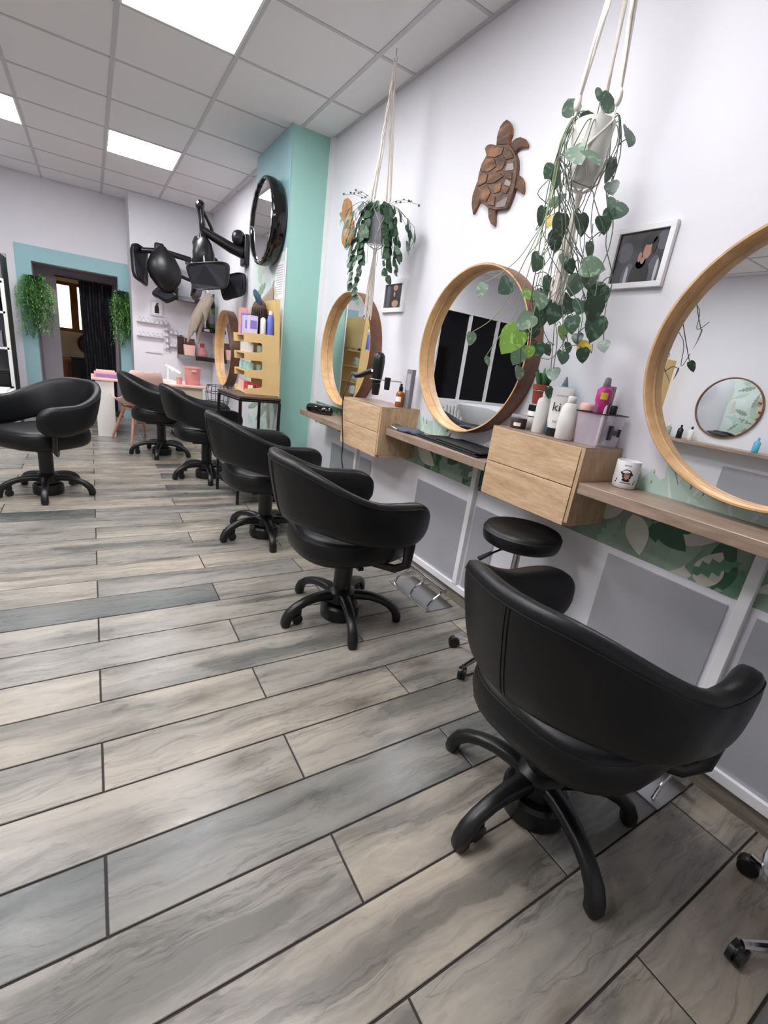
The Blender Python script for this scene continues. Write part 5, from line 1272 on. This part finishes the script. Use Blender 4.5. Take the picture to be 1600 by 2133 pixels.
# ------------------------------------------------------------------ manicure desk, pink chair and things on the desk
DKZ = 0.635
dk = thing('manicure_desk', 'white manicure desk with a solid end panel by the doorway', 'desk')
MB().box(-0.02, 1.16, 5.93, 6.48, DKZ-0.022, DKZ).build('desktop', 'pink_pale', dk, 0.003)
MB().box(0.015, 0.19, 5.95, 6.46, 0, DKZ-0.022).build('end_panel', 'white_plastic', dk, 0.003)
MB().box(0.80, 1.12, 6.0, 6.46, 0.06, DKZ-0.022).build('drawer_cabinet', 'white_plastic', dk, 0.003)
MB().box(0.82, 1.10, 6.02, 6.44, 0.0, 0.06).build('plinth', 'shelf_black', dk)
for k in range(2): MB().box(0.81, 1.11, 5.992, 6.0, 0.08+0.27*k, 0.33+0.25*k).build('drawer_front', 'cream', dk, 0.002)
# pink shell chair
ch = thing('shell_chair', 'pale pink plastic shell chair on wooden legs at the manicure desk', 'chair', (0.40, 5.78, 0), math.radians(115))
rings = []
for i in range(13):
    f = i/12; t0 = lerp(-0.20, 0.36, f)
    ring_o, ring_i = [], []
    for j in range(11):
        g = j/10*2-1
        if f < 0.55: x = lerp(0.19, -0.16, f/0.55); z = 0.40-0.03*math.sin(PI*f/0.55)
        else: x = -0.16-0.09*((f-0.55)/0.45); z = 0.40+0.36*((f-0.55)/0.45)
        ww = 0.215*(1-0.25*max(0, (f-0.75)/0.25)**2)*(1-0.12*max(0, 0.15-f)/0.15)
        lift = 0.09*abs(g)**2.2*(1 if f < 0.55 else max(0.15, 1-(f-0.55)*2)); fwd_ = 0.06*abs(g)**2*(1 if f > 0.5 else f*2)
        ring_o.append((x+fwd_, ww*g, z+lift))
    ring_i = [(p[0]+0.006, p[1]*0.985, p[2]+0.008) for p in reversed(ring_o)]
    rings.append(ring_o+ring_i)
MB().loft(rings).build('shell', 'pink_pale', ch, smooth=60)
for sx_, sy_ in ((1, 1), (1, -1), (-1, 1), (-1, -1)):
    MB().tube([(0.09*sx_, 0.09*sy_, 0.375), (0.20*sx_, 0.19*sy_, 0.0)], [0.019, 0.011], 8).build('leg', 'pink_wood', ch, smooth=60)
MB().box(-0.12, 0.12, -0.12, 0.12, 0.345, 0.372).build('under_frame', 'pink_wood', ch, 0.004)
def on_desk(px, py): q = at_z(px, py, DKZ+0.001); return max(0.0, min(1.12, q.x)), max(5.95, min(6.42, q.y))
b_ = thing('file_box', 'low pink and violet box at the doorway end of the desk', 'box', (0.13, 6.12, DKZ+0.001))
MB().box(-0.12, 0.12, -0.08, 0.08, 0, 0.055).build('tray', 'pink', b_, 0.004); MB().box(-0.105, 0.11, -0.083, -0.0805, 0.006, 0.038).build('front_print', 'violet', b_)
MB().box(-0.1, 0.08, -0.05, 0.06, 0.055, 0.075).build('lid', 'pink_pale', b_, 0.004)
bu = thing('bucket', 'pink plastic tub standing on the manicure desk', 'tub', (1.02, 6.10, DKZ+0.001))
MB().lathe([(0.075, 0), (0.08, 0.005), (0.097, 0.19), (0.104, 0.192), (0.104, 0.205), (0.097, 0.206), (0.094, 0.19), (0.076, 0.012), (0.004, 0.01)], seg=28).build('tub', 'pink', bu, smooth=50)
MB().box(-0.03, 0.03, -0.115, -0.098, 0.15, 0.175).build('grip', 'pink', bu, 0.006)
cp_ = thing('cup', 'small pink cup beside the tub on the manicure desk', 'cup', (0.86, 6.02, DKZ+0.001))
MB().lathe([(0.03, 0), (0.037, 0.08), (0.034, 0.08), (0.028, 0.006), (0.003, 0.005)], seg=18).build('cup', 'pink', cp_, smooth=50); MB().tube([(0.0, 0, 0.01), (0.03, 0.0, 0.13)], 0.004, 5).build('brush', 'orange', cp_)
ob = thing('wooden_block', 'small orange-tan wooden block on the manicure desk', 'block', (0.58, 6.03, DKZ+0.001)); MB().box(-0.045, 0.045, -0.04, 0.04, 0, 0.055).build('block', 'orange', ob, 0.003); MB().tube([(0.05, 0, 0.0), (0.055, 0, 0.075)], 0.005, 6).build('peg', 'brown_dark', ob)
wb_ = thing('wire_basket', 'black wire stool basket beside the manicure desk', 'basket', (1.24, 5.74, 0.0))
bm_ = MB()
for z, r0 in ((0.42, 0.10), (0.50, 0.125), (0.60, 0.135), (0.68, 0.12)): bm_.tube([(r0*math.cos(2*PI*k/20), r0*math.sin(2*PI*k/20), z) for k in range(21)], 0.004, 5)
for k in range(8):
    a = 2*PI*k/8; bm_.tube([(0.10*math.cos(a), 0.10*math.sin(a), 0.42), (0.125*math.cos(a), 0.125*math.sin(a), 0.50), (0.135*math.cos(a), 0.135*math.sin(a), 0.60), (0.12*math.cos(a), 0.12*math.sin(a), 0.68)], 0.004, 5)
bm_.build('wire_body', 'black_plastic', wb_)
for k in range(4):
    a = 2*PI*k/4+0.4; MB().tube([(0.10*math.cos(a), 0.10*math.sin(a), 0.42), (0.12*math.cos(a), 0.12*math.sin(a), 0)], 0.006, 6).build('leg', 'black_plastic', wb_)
lp = thing('desk_lamp', 'slim white LED desk lamp glowing over the manicure desk', 'lamp', (0.78, 6.36, DKZ+0.001))
MB().lathe([(0.06, 0), (0.06, 0.012), (0.01, 0.014), (0.008, 0.2)], seg=18).build('base', 'white_plastic', lp)
l0, l1 = at_y(346, 760, 6.38)-Vector((0.78, 6.36, DKZ+0.001)), at_y(375, 777, 6.38)-Vector((0.78, 6.36, DKZ+0.001))
MB().tube([(0, 0, 0.19), (l1+l0)/2+Vector((0, 0.03, -0.02)), (l1+l0)/2+Vector((0, 0.012, 0.016))], 0.007, 6).build('stem', 'white_plastic', lp)
hd_ = MB().tube([l0+Vector((0, 0, 0.014)), l1+Vector((0, 0, 0.014))], 0.016, 8, flat=0.5).build('lamp_head', 'white_plastic', lp)
MB().tube([l0, l1], 0.013, 8, flat=0.6).build('led_strip', 'tube_light', lp)

# ------------------------------------------------------------------ open shelf rack left of the doorway
sr = thing('shelf_rack', 'dark shelf rack with a white front frame beside the doorway', 'rack')
rx1 = -0.69; rx0 = -1.15; ry0, ry1 = 6.15, 6.55; rz = 1.74
for x in (rx0, rx1-0.03):
    for y in (ry0, ry1-0.03): MB().box(x, x+0.03, y, y+0.03, 0, rz if y > ry0 else 1.48).build('upright', 'white_plastic' if y == ry0 else 'shelf_grey', sr)
MB().box(rx1-0.012, rx1, ry0+0.03, ry1-0.03, 0.04, 1.70).build('side_panel', 'shelf_black', sr)
MB().box(rx0, rx1, ry1-0.012, ry1, 0.04, rz).build('back_panel', 'shelf_grey', sr)
for z in (0.10, 0.46, 0.84, 1.18, 1.46): MB().box(rx0+0.03, rx1-0.013, ry0, ry1-0.03, z-0.02, z).build('shelf', 'white_plastic' if z > 0.5 else 'shelf_black', sr)
for k, (x, z, nm_, mt_, sz_) in enumerate(((-0.78, 0.46, 'black case', 'black_matte', (0.10, 0.16, 0.12)), (-0.80, 0.84, 'grey box', 'shelf_grey', (0.09, 0.12, 0.14)), (-0.79, 1.18, 'black box', 'shelf_black', (0.1, 0.12, 0.12)), (-0.80, 0.10, 'dark crate', 'brown_dark', (0.1, 0.16, 0.22)))):
    o = thing('storage_box', '%s standing on the shelf rack by the doorway' % nm_, 'box', (x, 6.26, z+0.001)); MB().box(-sz_[0]/2, sz_[0]/2, -sz_[1]/2, sz_[1]/2, 0, sz_[2]).build('body', mt_, o, 0.006); MB().box(-sz_[0]/2-0.003, sz_[0]/2+0.003, -sz_[1]/2-0.003, sz_[1]/2+0.003, sz_[2], sz_[2]+0.012).build('lid', mt_, o, 0.003)
pp_ = thing('paper_stack', 'pale papers on a low ledge beside the rack', 'papers', (-0.80, 5.75, 0.46)); MB().box(-0.10, 0.10, -0.12, 0.12, 0.0, 0.02).build('sheets', 'paper', pp_)
sd = thing('side_cabinet', 'low white cabinet carrying the papers', 'cabinet', (-0.80, 5.75, 0)); MB().box(-0.15, 0.13, -0.2, 0.2, 0, 0.4595).build('body', 'white_plastic', sd, 0.004); MB().box(0.131, 0.145, -0.18, 0.18, 0.03, 0.43).build('door', 'white_plastic', sd, 0.003)

# ------------------------------------------------------------------ hanging ferns on both sides of the doorway
def fern(c, w_, h_, n, label, seed):
    t_ = thing('hanging_fern', label, 'plant'); rg_ = random.Random(seed)
    MB().lathe([(0.03, -0.05), (0.055, 0.03), (0.05, 0.03), (0.02, 0.0)], c=(c[0], c[1]-0.06, c[2]), seg=14).build('wall_pot', 'shelf_black', t_)
    mb, dk_ = MB(), MB()
    for k in range(n):
        a = rg_.uniform(0, 2*PI); out = rg_.uniform(0.15, 1)*w_; ln_ = h_*rg_.uniform(0.35, 1.0); pts = []
        for i in range(7):
            f = i/6; yy = c[1]-0.06+min(0.045, out*0.7*math.sin(a)*min(1, f*2))
            pts.append(Vector((c[0]+out*math.cos(a)*min(1, f*2.4)**0.7+0.01*math.sin(9*f+k), yy, c[2]+0.05*math.sin(min(1, f*3)*PI)*1.0-ln_*max(0, f-0.12))))
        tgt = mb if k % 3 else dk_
        for i in range(1, 7):
            p, q = pts[i-1], pts[i]; d = q-p
            for s in range(5):
                b = p.lerp(q, s/5)
                for sg in (-1, 1):
                    e = Vector((rg_.uniform(-1, 1), rg_.uniform(-0.6, 0.2), rg_.uniform(-1.2, 0.2))).normalized()*0.032
                    sd_ = d.cross(e).normalized()*0.0045 if d.cross(e).length > 1e-6 else Vector((0.004, 0, 0))
                    v = [b-sd_, b+e*0.5+sd_*1.3, b+e, b+e*0.5-sd_*1.3]
                    v = [Vector((x.x, min(x.y, YB-0.008), x.z)) for x in v]
                    tgt.add(v, [(0, 1, 2, 3)])
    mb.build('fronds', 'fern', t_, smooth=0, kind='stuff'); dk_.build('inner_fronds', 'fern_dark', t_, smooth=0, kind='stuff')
g1, g2 = at_y(70, 580, 7.30), at_y(252, 612, 7.30)
fern((g1.x, YB-0.005, g1.z), 0.20, 0.80, 130, 'bushy green fern hanging left of the doorway beside the rack', 1)
fern((g2.x, YB-0.005, g2.z), 0.15, 0.78, 110, 'green fern hanging right of the doorway next to the desk', 2)

# ------------------------------------------------------------------ what shows through the doorway
cu = thing('curtain', 'dark crushed velvet curtain drawn to one side of the doorway', 'curtain')
mb = MB(); ro = []; c0, c1 = at_y(163, 586, 7.9).x, at_y(234, 600, 7.9).x
for i in range(15):
    z = lerp(1.70, 0.02, i/14); row = []
    for j in range(41):
        g = j/40; row.append((lerp(c0+0.02*(i/14), c1, g), 7.90+0.022*math.sin(g*34+0.6*math.sin(i*0.5)), z))
    ro.append(row)
ring = [r+[(p[0], p[1]+0.006, p[2]) for p in reversed(r)] for r in ro]
mb.loft(ring)
plain('velvet', rgb(30, 30, 36), 0.55, var=0.8, vscale=22)
mb.build('cloth', 'velvet', cu, smooth=60)
MB().tube([(-0.36, 7.9, 1.71), (0.30, 7.9, 1.71)], 0.008, 8).build('rod', 'brown_dark', cu)
bw = thing('wooden_window', 'wood-framed window with cream curtains in the room behind the doorway', 'window')
a, b = at_y(112, 590, 9.40), at_y(178, 688, 9.40); wx0, wx1, wz0, wz1 = a.x-0.1, b.x+0.35, b.z, a.z
bx('curtain_pane', 'backroom_window', wx0, wx1, 9.425, 9.445, wz0, wz1, bw)
fr = MB(); xm = lerp(wx0, wx1, 0.42)
for q in ((wx0-0.05, wx0, wz0-0.05, wz1+0.05), (wx1, wx1+0.05, wz0-0.05, wz1+0.05), (wx0, wx1, wz1, wz1+0.05), (wx0, wx1, wz0-0.05, wz0), (xm-0.05, xm+0.05, wz0, wz1)): fr.box(q[0], q[1], 9.38, 9.43, q[2], q[3])
fr.build('window_frame', 'warm_wood', bw, smooth=0)
cb = thing('wood_cabinet', 'brown wooden cabinet under the window in the back room', 'cabinet', (-0.2, 9.1, 0)); MB().box(-0.5, 0.6, -0.2, 0.25, 0, 0.62).build('body', 'warm_wood', cb, 0.004)
for k in range(3): MB().box(-0.48+0.36*k, -0.14+0.36*k, -0.215, -0.2, 0.04, 0.58).build('door', 'warm_wood', cb, 0.004)
o = thing('black_crate', 'black crate on the back-room floor', 'crate', (-0.13, 8.6, 0)); MB().box(-0.13, 0.13, -0.12, 0.12, 0, 0.66).build('body', 'black_matte', o, 0.01); MB().box(-0.14, 0.14, -0.13, 0.13, 0.66, 0.69).build('lid', 'shelf_black', o, 0.006)
o = thing('round_basket', 'round dark basket hung on the back-room wall', 'basket', (-0.05, 9.36, 0.86)); MB().tube([(0.12*math.cos(2*PI*k/24), 0, 0.13*math.sin(2*PI*k/24)) for k in range(25)], 0.018, 8).build('rim', 'brown_dark', o); MB().lathe([(0.11, 0.0), (0.08, 0.03), (0.004, 0.04)], seg=20, axis='y').build('bowl', 'denim_brown', o)

# ------------------------------------------------------------------ the other side of the room, seen in the mirrors
om = thing('round_mirror', 'thin-rimmed round mirror on the opposite wall, seen in the mirror above the mug', 'mirror', (XL+0.001, 2.66, 1.20), 0, 'mirrors across the room')
MB().lathe([(0.36, 0), (0.36, 0.03), (0.345, 0.03), (0.345, 0.012), (0.004, 0.012)], seg=64, axis='x').build('rim', 'mirror_wood_out', om); MB().lathe([(0.344, 0.013), (0.344, 0.017)], seg=64, axis='x').build('glass', 'mirror', om)
bx('worktop', 'worktop', XL+0.001, XL+0.3, 1.2, 3.9, 0.72, 0.755, bevel=0.002, label='long wood worktop along the opposite wall under the thin-rimmed mirror', cat='worktop', group='wall worktops')
bx('lower_panel', 'panel_grey', XL+0.001, XL+0.012, 1.6, 2.5, 0.1, 0.52, label='grey panel on the opposite wall below the long worktop', cat='panel')
ws = thing('wood_shelf', 'tall pale wood wall shelf on the opposite wall', 'shelf', (XL, 3.62, 0))
for z in (0.95, 1.22, 1.48, 1.70): MB().box(0.001, 0.22, -0.17, 0.17, z-0.014, z).build('board', 'ply', ws)
for y in (-0.184, 0.17): MB().box(0.001, 0.22, y, y+0.014, 0.93, 1.70).build('side', 'ply', ws)
for k, (y, z) in enumerate(((-0.08, 1.7005), (0.09, 1.7005), (-0.06, 1.2206))):
    o = thing('wire_ornament', 'black wire ornament standing on the opposite wood shelf', 'ornament', (XL+0.12, 3.62+y, z), 0, 'ornaments on the opposite shelf')
    w__ = MB()
    for q in range(6): w__.tube([(0, 0, 0)]+[(0.05*math.sin(PI*f)*math.cos(q*PI/3), 0.05*math.sin(PI*f)*math.sin(q*PI/3), 0.12*f) for f in (0.2, 0.4, 0.6, 0.8, 1.0)], 0.003, 4)
    w__.build('wires', 'black_plastic', o); MB().lathe([(0.03, 0), (0.03, 0.006), (0.004, 0.007)], seg=12).build('base', 'black_plastic', o)
for k, (y, mt_, cap_, nm_) in enumerate(((3.05, 'black_plastic', 'black_plastic', 'black'), (2.92, 'white_plastic', 'black_plastic', 'white'), (3.2, 'leaf_sage', 'white_plastic', 'sage'), (2.2, 'cyan', 'cyan', 'pale blue'))):
    bottle('bottle', '%s bottle on the opposite long worktop' % nm_, 'bottle', XL+0.14, y, 0.7555, [(0.03, 0), (0.034, 0.004), (0.034, 0.11), (0.02, 0.13), (0.012, 0.135)], mt_, [(0.012, 0.135), (0.013, 0.165), (0.004, 0.17)], cap_, group='bottles across the room')
# wash unit, radiator and garland by the windows
wu = thing('wash_unit', 'grey ceramic hair-wash unit with a black seat by the dark windows', 'wash basin', (-1.55, 4.75, 0))
mb = MB(); rings = []
for z, k in ((0.45, 0.6), (0.62, 0.85), (0.74, 1.0), (0.80, 1.02), (0.78, 0.9), (0.66, 0.55), (0.62, 0.1)):
    rings.append([(0.55*k*math.cos(2*PI*j/36), 0.28*k*math.sin(2*PI*j/36), z-(0.07*math.exp(-((2*PI*j/36-4.7)/0.35)**2)+0.05*math.exp(-((2*PI*j/36-4.0)/0.25)**2) if k > 0.8 else 0)) for j in range(36)])
mb.loft(rings).build('basin', 'basin_grey', wu, smooth=60)
MB().box(-0.3, 0.3, -0.15, 0.2, 0, 0.46).build('plinth', 'basin_grey', wu, 0.02)
MB().ell((0, -0.52, 0.50), (0.30, 0.16, 0.14), 20, 10).build('seat_back', 'leather', wu, smooth=60); MB().box(-0.28, 0.28, -0.95, -0.45, 0.28, 0.42).build('seat', 'leather', wu, 0.05, seg=4); MB().box(-0.22, 0.22, -0.85, -0.4, 0.0, 0.28).build('seat_base', 'black_plastic', wu, 0.01)
rd = thing('radiator', 'white ribbed radiator under the dark windows', 'radiator', (-2.2, 5.93, 0))
for k in range(16): MB().box(-0.56+0.07*k, -0.51+0.07*k, -0.05, 0.03, 0.16, 0.70).build('fin', 'radiator_white', rd, 0.012)
MB().tube([(-0.6, -0.01, 0.2), (0.56, -0.01, 0.2)], 0.018, 8).tube([(-0.6, -0.01, 0.66), (0.56, -0.01, 0.66)], 0.018, 8).build('pipe', 'radiator_white', rd)
for x in (-0.5, 0.45): MB().box(x-0.015, x+0.015, -0.03, 0.01, 0, 0.17).build('foot', 'radiator_white', rd)
